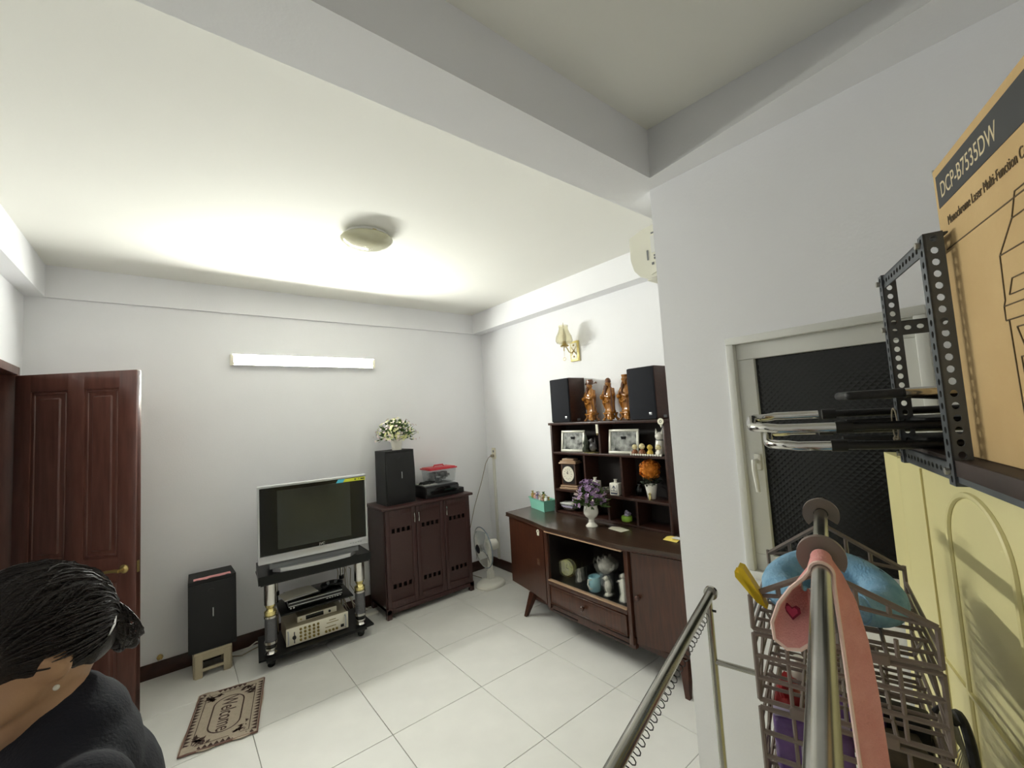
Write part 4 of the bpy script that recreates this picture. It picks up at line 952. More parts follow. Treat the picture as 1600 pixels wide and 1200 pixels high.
sb2.mk('stems', 'leaf', vs, kind='stuff')
ns = B(); random.seed(6)
ns.prism([(-.05, -.07), (.03, -.085), (.055, .02), (.035, .08), (-.03, .065)], 0, .0015).mk('paper_slip', 'tag_white', label='crumpled translucent slip lying on the sideboard by the vase', cat='paper').location = (2.63, 2.10, .83)
ns = thing('yellow_note', 'yellow folded paper at the corner of the sideboard top', 'paper', (2.66, 1.655, .83))
B().grid([[(-.05, -.05, .001), (-.05, .05, .001)], [(0, -.055, .014), (0, .05, .012)], [(.05, -.05, .002), (.055, .05, .003)]], .0015).mk('sheet', 'yellow_paper', ns)
B().grid([[(-.03, -.06, .016), (-.03, .0, .016)], [(.03, -.06, .012), (.03, .0, .013)]], .001).mk('folded_flap', 'paper', ns)
bk_ = thing('mint_basket', 'mint green plastic basket of sweets at the left end of the sideboard', 'basket', (2.755, 3.07, .83), -.25)
tray(B(), .062, .15, .10, .004, .88).xf(Matrix.Identity(4)).mk('tub', 'mint_plastic', bk_)
rim = B(); P_ = [(-.066, -.154), (.066, -.154), (.066, .154), (-.066, .154)]
rim.tube([(x, y, .1) for x, y in P_], .005, 6, closed=True).mk('rim', 'mint_plastic', bk_)
random.seed(12)
for k in range(16):
    x, y = random.uniform(-.035, .035), -.12 + .24 * (k % 8) / 7; z = .05 + .02 * (k // 8)
    t = B(); hgt = random.uniform(.06, .095); tw = Matrix.Translation((x, y, z)) @ Matrix.Rotation(random.uniform(-.5, .5), 4, 'X') @ Matrix.Rotation(random.uniform(0, 3), 4, 'Z')
    t.lathe([(.004, 0), (.018, .008), (.019, hgt * .7), (.006, hgt * .85), (.016, hgt)], 8, M=tw, sx=.6)
    t.mk('sweet_packet', ('sweets', 'sweets_pink', 'leaf', 'paper', 'lilac')[k % 5], bk_)

# ------------------------------------------------------------------ clothes rack in the foreground
AZ = math.radians(74.6)
dv3 = Vector((math.sin(AZ), math.cos(AZ), 0)); pv3 = Vector((math.cos(AZ), -math.sin(AZ), 0)); Z3 = Vector((0, 0, 1))
def rail_pt(P, d, p=0, z=0): return Vector((P[0], P[1], z)) + dv3 * d + pv3 * p
R2, R1 = (1.303, .383), (1.237, .664); Z2, Z1, LEN = 1.46, 1.18, 1.22
rk = thing('clothes_rack', 'stainless steel clothes rack with two rails at different heights', 'clothes rack')
for nm, P, z in (('upper_rail', R2, Z2), ('lower_rail', R1, Z1)):
    B().cyl(rail_pt(P, 0, 0, z), rail_pt(P, -LEN, 0, z), .0128, n=20).mk(nm, 'steel', rk)
    for e, s in ((0, 1), (-LEN, -1)):
        c = rail_pt(P, e, 0, z)
        B().cyl(c - dv3 * .004 * s, c + dv3 * .006 * s, .019, n=20).cyl(c + dv3 * .006 * s, c + dv3 * .014 * s, .017, .008, 20).mk('end_cap', 'chrome', rk)
        q = rail_pt(P, e - s * .035, 0, 0)
        B().cyl(q + Z3 * .03, q + Z3 * (z - .008), .0098, n=14).mk('post', 'steel', rk)
        B().lathe([(0, 0), (.02, .0), (.022, .03), (.011, .034)], 14, (q.x, q.y, 0)).mk('foot', 'black_plastic', rk)
for e in (-.035, -LEN + .035):
    a, b = rail_pt(R1, e), rail_pt(R2, e)
    for z in (1.005, .12): B().cyl(a + Z3 * z, b + Z3 * z, .0075, n=12).mk('cross_bar', 'steel', rk)
c = rail_pt(R1, -.035, 0, 1.145); B().cyl(c, c + (pv3 * .018), .0035, n=8).mk('screw', 'black_plastic', rk)
co = []
for k in range(340):
    t = k / 340; a = k * 2 * PI / 9
    co.append(rail_pt(R1, -.10 - .86 * t, .0105 * math.cos(a) + .002, Z1 - .0245 + .0115 * math.sin(a)))
B().tube(co, .0011, 5).mk('hook_coil', 'cord_black', label='thin spiral wire strung along the underside of the lower steel rail', cat='wire')

# hanging organiser: two hanger frames and stacked grid trays, brown plastic
FO = rail_pt(R2, -.438); DEP = .332
og = thing('hanging_organiser', 'brown plastic grid organiser hung from the upper rail by two hooks', 'hanging rack', (FO.x, FO.y, 0), PI / 2 - AZ)
# local frame: x = along the rail away from the viewer, y = left of the rail (so -y is right)
WL, WR = .117, -.137
def bar(a, b, t=.0042, name='bar', m='brown_plastic', par=None):
    a, b = Vector(a), Vector(b); return B().cyl(a, b, t, n=6).mk(name, m, par or og)
for dx, zs in ((0, 1.372), (DEP, 1.352)):
    hk = B(); R_ = .026
    pts = [(dx, .0 + R_ * math.cos(math.radians(t)), Z2 + .002 + R_ * math.sin(math.radians(t))) for t in range(215, -70, -12)]
    rows = []
    for t in range(215, -50, -10):
        a = math.radians(t); rows.append([(dx + x, r * math.cos(a) , Z2 - .001 + r * math.sin(a)) for x, r in ((-.006, .0145), (-.007, .036), (.006, .036), (.006, .0145), (-.006, .0145))])
    hk.grid(rows); hk.face(rows[0][:4]); hk.face(rows[-1][:4]); ho = hk.mk('hook', 'brown_plastic', og)
    B().box((dx - .005, -.010, zs - .01), (dx + .005, .010, Z2 - .014), .003).mk('neck', 'brown_plastic', og)
    for w in (WL, WR):
        s = math.copysign(1, w)
        bar((dx, s * .008, Z2 - .03), (dx, w, zs), .0055, 'shoulder'); bar((dx, s * .01, zs + .015), (dx, w, zs), .004, 'shoulder')
        for f in (.3, .6): bar((dx, w * f, Z2 - .03 + (zs - Z2 + .03) * f), (dx, w * f, zs + .015 - .015 * f), .004, 'strut')
TIERS = ((1.372, 1.312), (1.303, 1.186), (1.172, 1.046), (1.032, .905))
for ti, (za, zb) in enumerate(TIERS):
    drop = .018
    for dx, dz in ((0, 0), (DEP, -.012)):
        for y in (WL, WR): bar((dx, y, za + dz), (dx, y, zb + dz))
        n = 2 if ti == 0 else 4
        for q in range(n): z = za + (zb - za) * q / (n - 1) + dz; (bar((dx, WL, z), (dx, WR, z)) if not (ti == 0 and q == 0) else None)
        for q in range(1, 5):
            y = WL + (WR - WL) * q / 5; bar((dx, y, za + dz if ti else zb + dz + .03), (dx, y, zb + dz), .0034)
    for y in (WL, WR):
        for q in range(2 if ti == 0 else 3): z = zb + (za - zb) * q / 2.4; bar((0, y, z), (DEP, y, z - .012), .0034, 'side_bar')
        if ti: bar((0, y, zb), (DEP * .5, y, za - .02), .0034, 'side_brace'); bar((DEP * .5, y, za - .02), (DEP, y, zb - .012), .0034, 'side_brace')
    for q in range(1, 7): x = DEP * q / 7; bar((x, WL, zb - .012 * q / 7), (x, WR, zb - .012 * q / 7), .0034, 'floor_bar')
    for q in range(1, 4): y = WL + (WR - WL) * q / 4; bar((0, y, zb), (DEP, y, zb - .012), .0034, 'floor_bar')
    if ti < 3:
        for y in (.055, -.06):
            for dx in (0, DEP): B().box((dx - .008, y - .016, zb - .013 - (.012 if dx else 0)), (dx + .006, y + .016, zb + .004 - (.012 if dx else 0)), .004).mk('hinge_block', 'brown_plastic', og)
TO = lambda x, y, z: Vector((FO.x, FO.y, 0)) + dv3 * x - pv3 * y + Z3 * z      # organiser frame to world
# blue plush neck pillow
pw = thing('neck_pillow', 'light blue plush neck pillow lying in the top tray of the organiser', 'pillow', (FO.x, FO.y, 1.312), PI / 2 - AZ)
path = []
for k in range(41):
    a = math.radians(-150 + 300 * k / 40); path.append((.165 + .105 * math.cos(a), -.004 + .084 * math.sin(a) * 1.02, .036 + .008 * math.cos(a * 2)))
rad = [.022 + .017 * math.sin(PI * min(1, (k + 3) / 20 if k < 20 else (43 - k) / 20) * .5) for k in range(41)]
pb = B().tube(path, rad, 16); pb.sph(path[0], .0235, 14, 10); pb.sph(path[-1], .0235, 14, 10)
pb.mk('plush_body', 'blue_plush', pw, ang=80)
for k, (t0, t1) in enumerate(((.30, .325), (.335, .36), (.37, .42), (.43, .46))):
    P0, P1 = [Vector(path[int(40 * t)]) + Vector((.01, -.012 * (1 if k % 2 else -.2), rad[int(40 * t)] - .004)) for t in (t0 - .05, t1 - .05)]
    B().tube([P0, (P0 + P1) / 2 + Vector((0, .003, .002)), P1], .0022, 5).mk('embroidery', 'ink_blue', pw)
# yellow peg
pg = thing('clothes_peg', 'yellow plastic clothes peg clipped to the left shoulder of the organiser', 'clothes peg', tuple(TO(0, .10, 1.372)), PI / 2 - AZ)
for s, tt in ((1, 0), (-1, .012)):
    B().prism([(-.018, -.006), (.0, -.008), (.05, .006 + tt), (.056, .014 + tt), (.048, .017 + tt), (.0, .006)], -.013, .013, 'x').xf(Matrix.Rotation(.62, 4, 'X')).mk('jaw', 'clip_yellow', pg)
B().torus((0, .016, .012), .006, .0018, (1, 0, 0), 14, 5).mk('spring', 'clip_yellow', pg)
# pink towelling band over the rail
pk = thing('pink_headband', 'pink towelling band with a small heart draped over the upper rail', 'headband', (FO.x, FO.y, 0), PI / 2 - AZ)
def sheet(prof, x0s, x1s, n=9):
    rows = []
    for (y, z), x0, x1 in zip(prof, x0s, x1s): rows.append([(x0 + (x1 - x0) * k / n, y, z + .002 * math.sin(3 * k / n * PI)) for k in range(n + 1)])
    return rows
over = [(.0155 * math.cos(math.radians(t)), Z2 + .0155 * math.sin(math.radians(t))) for t in range(0, 181, 20)]
right = [(-.036, Z2 - .36), (-.034, Z2 - .28), (-.031, Z2 - .18), (-.028, Z2 - .10), (-.024, Z2 - .05), (-.019, Z2 - .02)]
left = [(.024, Z2 - .012), (.04, Z2 - .026), (.056, Z2 - .048), (.066, Z2 - .074), (.064, Z2 - .094), (.05, Z2 - .103), (.034, Z2 - .10), (.022, Z2 - .09), (.016, Z2 - .07)]
pf = right + [(-y, z) for y, z in over] + left; N_ = len(pf)
x0s = [-.115] * 3 + [-.11, -.10, -.09] + [-.085] * 10 + [-.09, -.098, -.105, -.112, -.118, -.12, -.12, -.118, -.115]
x1s = [-.075, -.07, -.065, -.055, -.04, -.02] + [-.012] * 10 + [-.014, -.02, -.03, -.035, -.04, -.045, -.05, -.055, -.06]
rows = sheet(pf, x0s, x1s)
for i, f in enumerate((1, 1, 1, .9, .7, .35)):          # the long end twists to hang flat-on
    (y, z), n_ = pf[i], 9
    rows[i] = [(-.10 + .03 * k / n_ * (1 - .2 * f) + (1 - f) * (.03 + .04 * k / n_ * 1.2), y + .012 * f - .036 * f * k / n_, z + .0015 * math.sin(k)) for k in range(n_ + 1)]
for i, (y, z) in enumerate(left):                        # the loop on the left narrows towards its far end
    i += 16; near = Vector((x0s[i], .02 + 1.12 * (y - .02), Z2 - .02 + 1.12 * (z - Z2 + .02))); far = Vector((x1s[i], .02 + .3 * (y - .02), Z2 - .02 + .35 * (z - Z2 + .02)))
    rows[i] = [tuple(near.lerp(far, (k / 9) ** 1.2)) for k in range(10)]
B().grid(rows, .0035).mk('towelling', 'pink_towel', pk, ang=80)
B().tube([(r[0][0] - .001, r[0][1], r[0][2]) for r in rows], .003, 6).mk('seam', 'pink_seam', pk)
hp = [(0, -.010), (.010, .001), (.0095, .007), (.005, .009), (0, .005), (-.005, .009), (-.0095, .007), (-.010, .001)]
hm = frame_m(Vector((-.088, .044, Z2 - .068)), (-.35, -.9, .0), (.1, 0, 1)) 
B().prism([(a * 1.25, b * 1.25) for a, b in hp], 0, .0012).xf(hm).mk('heart_outline', 'heart_dark', pk)
B().prism([(a * .85, b * .85) for a, b in hp], -.0005, .0018).xf(hm).mk('heart', 'heart', pk)
# goods in the trays
ZT = TIERS[2][1] + .004
def place(name, label, cat, x, y, z, rz=0): 
    p = TO(x, y, z); return thing(name, label, cat, tuple(p), PI / 2 - AZ + rz)
pp = place('purple_packet', 'glossy purple plastic packet standing in the third tray', 'packet', .05, .045, ZT, .12)
B().box((-.025, -.06, 0), (.02, .06, .095), .012, 3).mk('pouch', 'purple_pack', pp)
B().box((-.012, -.058, .092), (.006, .058, .108), .003).mk('sealed_edge', 'lilac', pp)
B().box((-.0265, -.03, .03), (-.0245, .02, .06), .002).mk('printed_panel', 'lilac', pp)
pp = place('purple_packet', 'second purple packet lying deeper in the third tray, towards the cream cabinet', 'packet', .18, -.02, ZT, -.2)
B().box((-.03, -.05, 0), (.025, .05, .07), .012, 3).mk('pouch', 'purple_pack', pp)
B().box((-.01, -.048, .068), (.006, .048, .08), .003).mk('sealed_edge', 'purple_pack', pp)
pp = place('white_bottle', 'small white capped bottle at the back of the third tray', 'bottle', .25, .07, ZT)
B().lathe([(.016, 0), (.018, .004), (.018, .07), (.012, .082), (.009, .088)], 18).mk('bottle_body', 'porcelain', pp)
B().lathe([(.010, .087), (.010, .104), (0, .104)], 14).mk('cap', 'porcelain', pp)
pp = place('brown_packet', 'dark brown and olive packet in the right of the third tray', 'packet', .10, -.085, ZT, .15)
B().box((-.06, -.04, 0), (.06, .04, .055), .01, 3).mk('pouch', 'brown_pack', pp); B().box((-.055, -.036, .053), (.055, .036, .062), .004).mk('top_fold', 'brown_pack', pp)
pp = place('black_case', 'flat black case laid across the right of the third tray', 'case', .20, -.09, ZT, -.1)
B().box((-.03, -.045, 0), (.03, .045, .075), .006).mk('shell', 'black_plastic', pp); B().box((-.032, -.047, .035), (.032, .047, .04), .002).mk('zip', 'grey_plastic', pp)
ZQ = TIERS[3][1] + .004
pp = place('red_bag', 'crumpled red plastic bag at the left of the third tray', 'bag', .17, .088, ZT)
B().lathe([(.02, 0), (.025, .015), (.026, .05), (.022, .07), (.015, .08), (.006, .085), (.011, .094)], 22, sx=2.4, wob=lambda a, z: 1 + .1 * math.cos(5 * a + z * 30) + .05 * math.cos(11 * a)).mk('crumpled_body', 'red_bag', pp, ang=60)
B().tube([(-.03, .0, .07), (-.04, .006, .095), (-.036, .004, .112)], [.012, .008, .003], 8).mk('bag_handle', 'red_bag', pp)
pp = place('red_parcel', 'flat red parcel lying in the lowest tray of the organiser', 'parcel', .12, .03, ZQ)
B().box((-.08, -.075, 0), (.08, .075, .085), .02, 3).mk('wrapping', 'red_bag', pp); B().box((-.082, -.008, .001), (.082, .008, .0865), .003).mk('tape', 'tag_white', pp)
pp = place('yellow_packet', 'small yellow packet in the right of the lowest tray', 'packet', .10, -.095, ZQ)
B().box((-.04, -.025, 0), (.04, .025, .07), .008).mk('pouch', 'clip_yellow', pp); B().box((-.038, -.006, .068), (.038, .006, .082), .002).mk('sealed_edge', 'yellow_paper', pp)
# wire basket lid hanging at the right side of the organiser
wl = place('wire_cover', 'round black-rimmed wire cover hanging at the right side of the organiser', 'wire cover', .10, WR - .008, 1.02, 0)
wcm = Matrix.Rotation(math.radians(18), 4, 'X')
B().torus((0, -.012, .07), .095, .007, (0, 1, .1), 40, 8).mk('rim', 'black_plastic', wl)
wr = B()
for k in range(30):
    x = -.09 + .18 * k / 29; hh = math.sqrt(max(.0001, .0935 ** 2 - x * x)); wr.tube([(x, -.012, .07 - hh), (x, -.026, .07), (x, -.012, .07 + hh)], .0011, 4, cap=False)
wr.mk('wires', 'bolt', wl, kind='stuff')
B().tube([(-.012, -.012, .165), (-.008, .004, .19), (.0, .012, .172)], .005, 6).mk('hook', 'black_plastic', wl)

# ------------------------------------------------------------------ slotted-angle shelf, cabinet, box, chairs at the right
E3 = Vector((math.sin(math.radians(68.4)), math.cos(math.radians(68.4)), 0))
SO = (1.137, .114, 0); SRZ = math.atan2(E3.y, E3.x)
# local frame: x = along the shelf away from the viewer, -y = into the corner
cc = thing('cream_cabinet', 'tall cream moulded cabinet with an arched panel under the metal shelf', 'cabinet', SO, SRZ)
CZ = 1.556; CX0, CX1, CF, CB = -.66, .60, -.016, -.36
B().box((CX0, CB, .04), (CX1 - .13, CF, CZ), .006).prism([(CX1 - .14, CF), (CX1, CF), (CX1 - .14, CB)], .04, CZ).mk('carcass', 'cream_panel', cc)
B().box((CX0 + .02, CB + .02, 0), (CX1 - .16, CF - .02, .042)).mk('plinth', 'shelf_board', cc)
B().box((CX0, CF - .002, 1.118), (CX1, CF + .006, 1.124)).mk('seam_strip', 'cream_panel', cc)
for x in (.265, -.20): B().box((x - .0025, CF - .001, .06), (x + .0025, CF + .004, CZ - .004)).mk('vertical_bead', 'cream_panel', cc)
def arch_bead(x0, x1, zb, zt_):
    r = (x1 - x0) / 2; pts = [(x0, CF + .001, zb)] + [(x0 + r - r * math.cos(PI * k / 20), CF + .001, zt_ - r * .8 + r * .8 * math.sin(PI * k / 20)) for k in range(21)] + [(x1, CF + .001, zb)]
    return B().tube(pts, .006, 8).mk('arched_bead', 'cream_panel', cc)
arch_bead(-.13, .13, .95, 1.537); arch_bead(-.55, -.27, .95, 1.537); arch_bead(-.13, .13, .2, .85); arch_bead(-.55, -.27, .2, .85)

sf = thing('slotted_shelf', 'grey slotted-angle steel shelf unit standing over the cream cabinet', 'shelf', SO, SRZ)
def slotted(L, w=.034, t=.003, pitch=.0202, hole=.0062, rows_=1, name='upright'):
    """one flat perforated strip: origin at its lower end, length on z, width on x, thickness on y"""
    b = B(); n = max(1, int(L / pitch)); p = L / n; K = 10
    for k in range(n):
        z0, z1 = k * p, (k + 1) * p; cx, cz = w / 2, (z0 + z1) / 2
        ins = [(cx + hole * .85 * math.cos(2 * PI * q / K + PI / K), cz + hole * math.sin(2 * PI * q / K + PI / K)) for q in range(K)]
        out = []
        for q in range(K):
            c_, s_ = math.cos(2 * PI * q / K + PI / K), math.sin(2 * PI * q / K + PI / K); m_ = max(abs(c_) / (w / 2), abs(s_) / (p / 2)); out.append((cx + c_ / m_, cz + s_ / m_))
        # snap the nearest samples to the cell corners so strips close up
        for gx, gz in ((0, z0), (w, z0), (w, z1), (0, z1)):
            i = min(range(K), key=lambda q: (out[q][0] - gx) ** 2 + (out[q][1] - gz) ** 2); out[i] = (gx, gz)
        for y in (0, t):
            I = [b.bm.verts.new((x, y, z)) for x, z in ins]; O = [b.bm.verts.new((x, y, z)) for x, z in out]; b.bridge(I, O)
            if y == 0: I0, O0 = I, O
        b.bridge(I0, I)
        for q in range(K):
            r_ = (q + 1) % K
            if abs(out[q][0] - out[r_][0]) < 1e-6: b.bm.faces.new((O0[q], O0[r_], O[r_], O[q]))
    b.box((0, 0, -.0005), (w, t, .0005)).box((0, 0, L - .0005), (w, t, L + .0005))
    return b
def angle(P, ax_l, ax_a, ax_b, L, w=.034, name='upright'):
    """L-section: runs along ax_l, flanges along ax_a and ax_b (local frame of the shelf)"""
    l, a, b_ = Vector(ax_l), Vector(ax_a), Vector(ax_b)
    for m, (fa, fn_) in enumerate(((a, b_), (b_, a))):
        M_ = Matrix.Identity(4)
        for i in range(3): M_[i][0], M_[i][1], M_[i][2], M_[i][3] = fa[i], fn_[i], l[i], P[i]
        s_ = slotted(L, w); s_.xf(M_)
        o = s_.mk(name, 'angle_iron', sf if m == 0 else par, ang=30)
        if m == 0: par = o
    return o
UZ0, UZ1 = 1.575, 2.004; UA, UB, UV = -.122, .155, .037
angle((UA, UV, UZ0), (0, 0, 1), (1, 0, 0), (0, -1, 0), UZ1 - UZ0, .026)
angle((UB, UV, UZ0 + .004), (0, 0, 1), (1, 0, 0), (0, -1, 0), UZ1 - UZ0 - .004, .025)
angle((UB + .03, -.33, UZ0), (0, 0, 1), (-1, 0, 0), (0, 1, 0), UZ1 - UZ0)
angle((-.62, UV, UZ0), (0, 0, 1), (1, 0, 0), (0, -1, 0), UZ1 - UZ0)
angle((-.62, -.33, UZ0), (0, 0, 1), (1, 0, 0), (0, 1, 0), UZ1 - UZ0)
angle((UA, UV - .004, UZ1 - .002), (1, 0, 0), (0, 0, -1), (0, -1, 0), UB - UA + .03, .028, 'end_rail')
angle((UA, UV - .004, UZ0 + .036), (1, 0, 0), (0, 0, -1), (0, -1, 0), UB - UA + .03, .03, 'end_rail')
angle((UB + .004, UV - .004, 1.895), (0, -1, 0), (0, 0, -1), (1, 0, 0), .36, .032, 'side_rail')
angle((-.62, UV - .004, UZ0 + .036), (1, 0, 0), (0, 0, -1), (0, -1, 0), .52, .03, 'long_rail')
angle((-.62, -.33, UZ0 + .036), (1, 0, 0), (0, 0, -1), (0, 1, 0), .80, .03, 'long_rail')
B().box((-.63, -.325, UZ0 + .0365), (-.07, .03, UZ0 + .043)).mk('shelf_board', 'shelf_board', sf)
B().box((-.066, -.325, UZ0 + .0365), (.19, .026, UZ0 + .043)).mk('shelf_board', 'shelf_board', sf)
B().box((-.63, .0305, UZ0 + .016), (-.1, .0345, UZ0 + .043), .001).mk('front_lip', 'shelf_board', sf)
for x, z in ((UA + .02, UZ0 + .022), (UA + .02, UZ1 - .014), (UB + .02, UZ1 - .016), (UB + .02, 1.88), (UB + .02, UZ0 + .022)): B().cyl((x, UV - .001, z), (x, UV + .006, z), .006, n=6).mk('bolt', 'bolt', sf)
sl = thing('string_loop', 'loop of clear string tied to the shelf post', 'string', SO, SRZ)
B().tube([(.162 + .022 * math.cos(2 * PI * k / 24), UV + .006, 1.665 + .035 * math.sin(2 * PI * k / 24)) for k in range(24)], .0016, 6, closed=True).mk('loop', 'cord_tan', sl)
B().torus((.162, UV + .006, 1.632), .005, .002, (1, 0, 0), 12, 5).mk('knot', 'cord_tan', sl)

# cardboard box
BW, BD, BH, BZ = .49, .315, .508, UZ0 + .0435
cbx = thing('cardboard_box', 'brown cardboard printer carton with black printed band on the shelf', 'box', (SO[0] + E3.x * -.074, SO[1] + E3.y * -.074, BZ), SRZ)
B().box((-BW, -BD, 0), (0, 0, BH), .003).mk('carton', 'cardboard', cbx)
FY = .0003
B().box((-BW, -.17, BH), (0, -.16, BH + .001)).mk('flap_seam', 'box_ink', cbx)
B().box((-BW + .002, FY - .0006, BH - .074), (-.014, FY + .0005, BH - .017)).mk('printed_band', 'box_print', cbx)
TB = lambda x, z: frame_m((x, FY + .0004, z), (-1, 0, 0), (0, 0, 1))
text('DCP-B7535DW', .038, TB(-.028, BH - .060), 'printed_title', 'box_text', cbx, .0003, fit=.195)
text('Monochrome Laser Multi-Function Centre', .022, TB(-.040, BH - .113), 'printed_subtitle', 'box_ink', cbx, .0003, fit=.268)
B().box((-BW + .002, FY - .0005, BH - .151), (-.020, FY + .0004, BH - .149)).mk('printed_rule', 'box_ink', cbx)
ln = B()
def stroke(pts, w=.0011): ln.tube([(-x - .068, FY + .0001, z + .035) for x, z in pts], w, 4)
# outline drawing of the machine printed on the carton
stroke([(.115, .20), (.118, .262), (.16, .300), (.42, .300)]); stroke([(.118, .262), (.40, .262)]); stroke([(.16, .30), (.175, .33), (.40, .33)])
stroke([(.115, .20), (.11, .192), (.11, .172), (.40, .172)]); stroke([(.11, .192), (.40, .192)]); stroke([(.128, .205), (.14, .225), (.19, .225), (.18, .205), (.128, .205)])
stroke([(.118, .172), (.122, .03), (.42, .02)]); stroke([(.135, .16), (.15, .125), (.40, .125)]); stroke([(.135, .16), (.40, .16)]); stroke([(.135, .12), (.138, .07), (.40, .07)]); stroke([(.135, .12), (.40, .116)]); stroke([(.138, .055), (.40, .05)])
ln.mk('printed_line_drawing', 'box_ink', cbx)
for x in (-.002, -.488): B().box((x - .0005, -.02, BH - .008), (x + .0025, -.0, BH + .002)).mk('staple', 'bolt', cbx)

# folding chairs laid flat on the shelf between the posts
def folded_chair(label, z, ext, x0, x1, v0):
    t = thing('folding_chair', label, 'chair', (SO[0], SO[1], z), SRZ, 'folded chairs lying on the metal shelf')
    r = .0105; c = .055; up = .022
    pts = [(x0, v0, 0), (x0, ext - c, 0)] + [(x0 + c - c * math.cos(a), ext - c + c * math.sin(a), .003) for a in (.4, .8, 1.2)] + [(x0 + c, ext, .004), (x1 - c, ext, up - .004)] + [(x1 - c + c * math.sin(a), ext - c + c * math.cos(a), up - .003) for a in (.4, .8, 1.2)] + [(x1, ext - c, up), (x1, v0 + .02, up)]
    B().tube(pts, r, 12).mk('chrome_leg_loop', 'chrome', t)
    for x, zz in ((x0, 0), (x1, up)):
        B().cyl((x, v0 + .012, zz), (x, v0 - .016, zz), .013, n=12).mk('rubber_sleeve', 'black_plastic', t)
        B().cyl((x, v0, zz), (x, -.28, zz), .009, n=12).mk('side_tube', 'black_vinyl', t)
    B().box((x0 + .015, -.29, -.006), (x1 - .02, .02, .012), .008, 3).mk('seat_pad', 'black_vinyl', t)
    B().prism([(.02, -.004), (v0 - .03, .002), (v0 - .03, .008), (.02, .01)], x1 - .05, x1 - .02, 'x').mk('flat_stay', 'black_vinyl', t)
    return t
folded_chair('folding chair with chrome loop, lower of the two long loops on the shelf', UZ0 + .0535, .292, .05, .235, .165)
folded_chair('folding chair with chrome loop, upper of the two long loops on the shelf', UZ0 + .094, .325, .04, .235, .155)
t = thing('folding_chair', 'third folding chair on top of the pile, only a short black pad and tube out', 'chair', (SO[0], SO[1], UZ0 + .158), SRZ, 'folded chairs lying on the metal shelf')
B().box((.0, -.28, -.008), (.145, .15, .01), .008, 3).mk('seat_pad', 'black_vinyl', t)
for x in (-.01, .148): B().cyl((x, -.28, 0), (x, .06, 0), .0105, n=12).mk('side_tube', 'chrome', t)
B().prism([(-.28, -.045), (-.26, -.045), (.02, -.012), (.02, -.008), (-.28, -.008)], .03, .05, 'x').mk('folded_stay', 'black_plastic', t)
B().prism([(-.28, -.045), (-.26, -.045), (.02, -.012), (.02, -.008), (-.28, -.008)], .10, .12, 'x').mk('folded_stay', 'black_plastic', t)

# ------------------------------------------------------------------ person in the lower left, head bowed, seen from the side
pe = thing('person', 'person in a dark shirt with pinned-up black hair, head bowed, by the door', 'person', (-.155, 1.065, 0), math.radians(12))
# local frame: the figure faces -x, its left-right axis is y
def cap(b, p, q, r0, r1, n=14):
    b.cyl(p, q, r0, r1, n); b.sph(p, r0, n, 8); b.sph(q, r1, n, 8)
def grow(b, name, m, parent, vox, it=6):
    o = b.mk(name, m, parent, ang=180)
    r = o.modifiers.new('remesh', 'REMESH'); r.mode = 'VOXEL'; r.voxel_size = vox; r.use_smooth_shade = True
    s = o.modifiers.new('smooth', 'SMOOTH'); s.factor = .5; s.iterations = it
    return o
TH = math.radians(24)
HYAW = Matrix.Rotation(math.radians(16), 3, 'Z')       # the head is also turned towards its left shoulder
HF = HYAW @ Vector((-math.cos(TH), 0, -math.sin(TH))); HU = HYAW @ Vector((-math.sin(TH), 0, math.cos(TH))); HS = HYAW @ Vector((0, 1, 0))
HC = Vector((-.034, 0, 1.405))
HM = Matrix(((HF.x, HS.x, HU.x), (HF.y, HS.y, HU.y), (HF.z, HS.z, HU.z)))
hp = lambda f, s, u: HC + HF * f + HS * s + HU * u
body = B()
def torso(b, g):
    b.sph((.045, 0, .83), (.115 + g, .165 + g, .13 + g), 20, 12); b.sph((.03, 0, .97), (.105 + g, .14 + g, .14), 20, 12)
    b.sph((.02, 0, 1.11), (.112 + g, .155 + g, .15), 20, 12); b.sph((.012, 0, 1.205), (.088 + g, .165 + g, .085 + g), 20, 12)
    b.sph((.022, 0, 1.26), (.062 + g, .10 + g, .05 + g), 16, 10)
torso(body, 0)
cap(body, (.015, 0, 1.25), (-.012, 0, 1.345), .056, .05); 
body.sph(HC, (.097, .076, .106), 24, 16, HM)
body.sph(hp(.035, 0, -.06), (.062, .056, .062), 18, 12, HM); cap(body, hp(.02, 0, -.085), hp(.078, 0, -.105), .04, .018); body.sph(hp(.075, 0, -.104), (.022, .024, .02))
for s in (-1, 1):
    body.sph(hp(.045, s * .048, -.03), (.045, .028, .03), 14, 10, HM)
    body.sph(hp(-.008, s * .078, -.012), (.020, .008, .031), 14, 10, HM)
    body.sph(hp(.088, s * .03, .018), (.012, .024, .010), 12, 8, HM)
cap(body, hp(.092, 0, .005), hp(.116, 0, -.028), .009, .013); body.sph(hp(.104, .011, -.03), .009); body.sph(hp(.104, -.011, -.03), .009)
body.sph(hp(.094, 0, -.058), (.012, .024, .008), 12, 8, HM); body.sph(hp(.091, 0, -.071), (.012, .021, .008), 12, 8, HM)
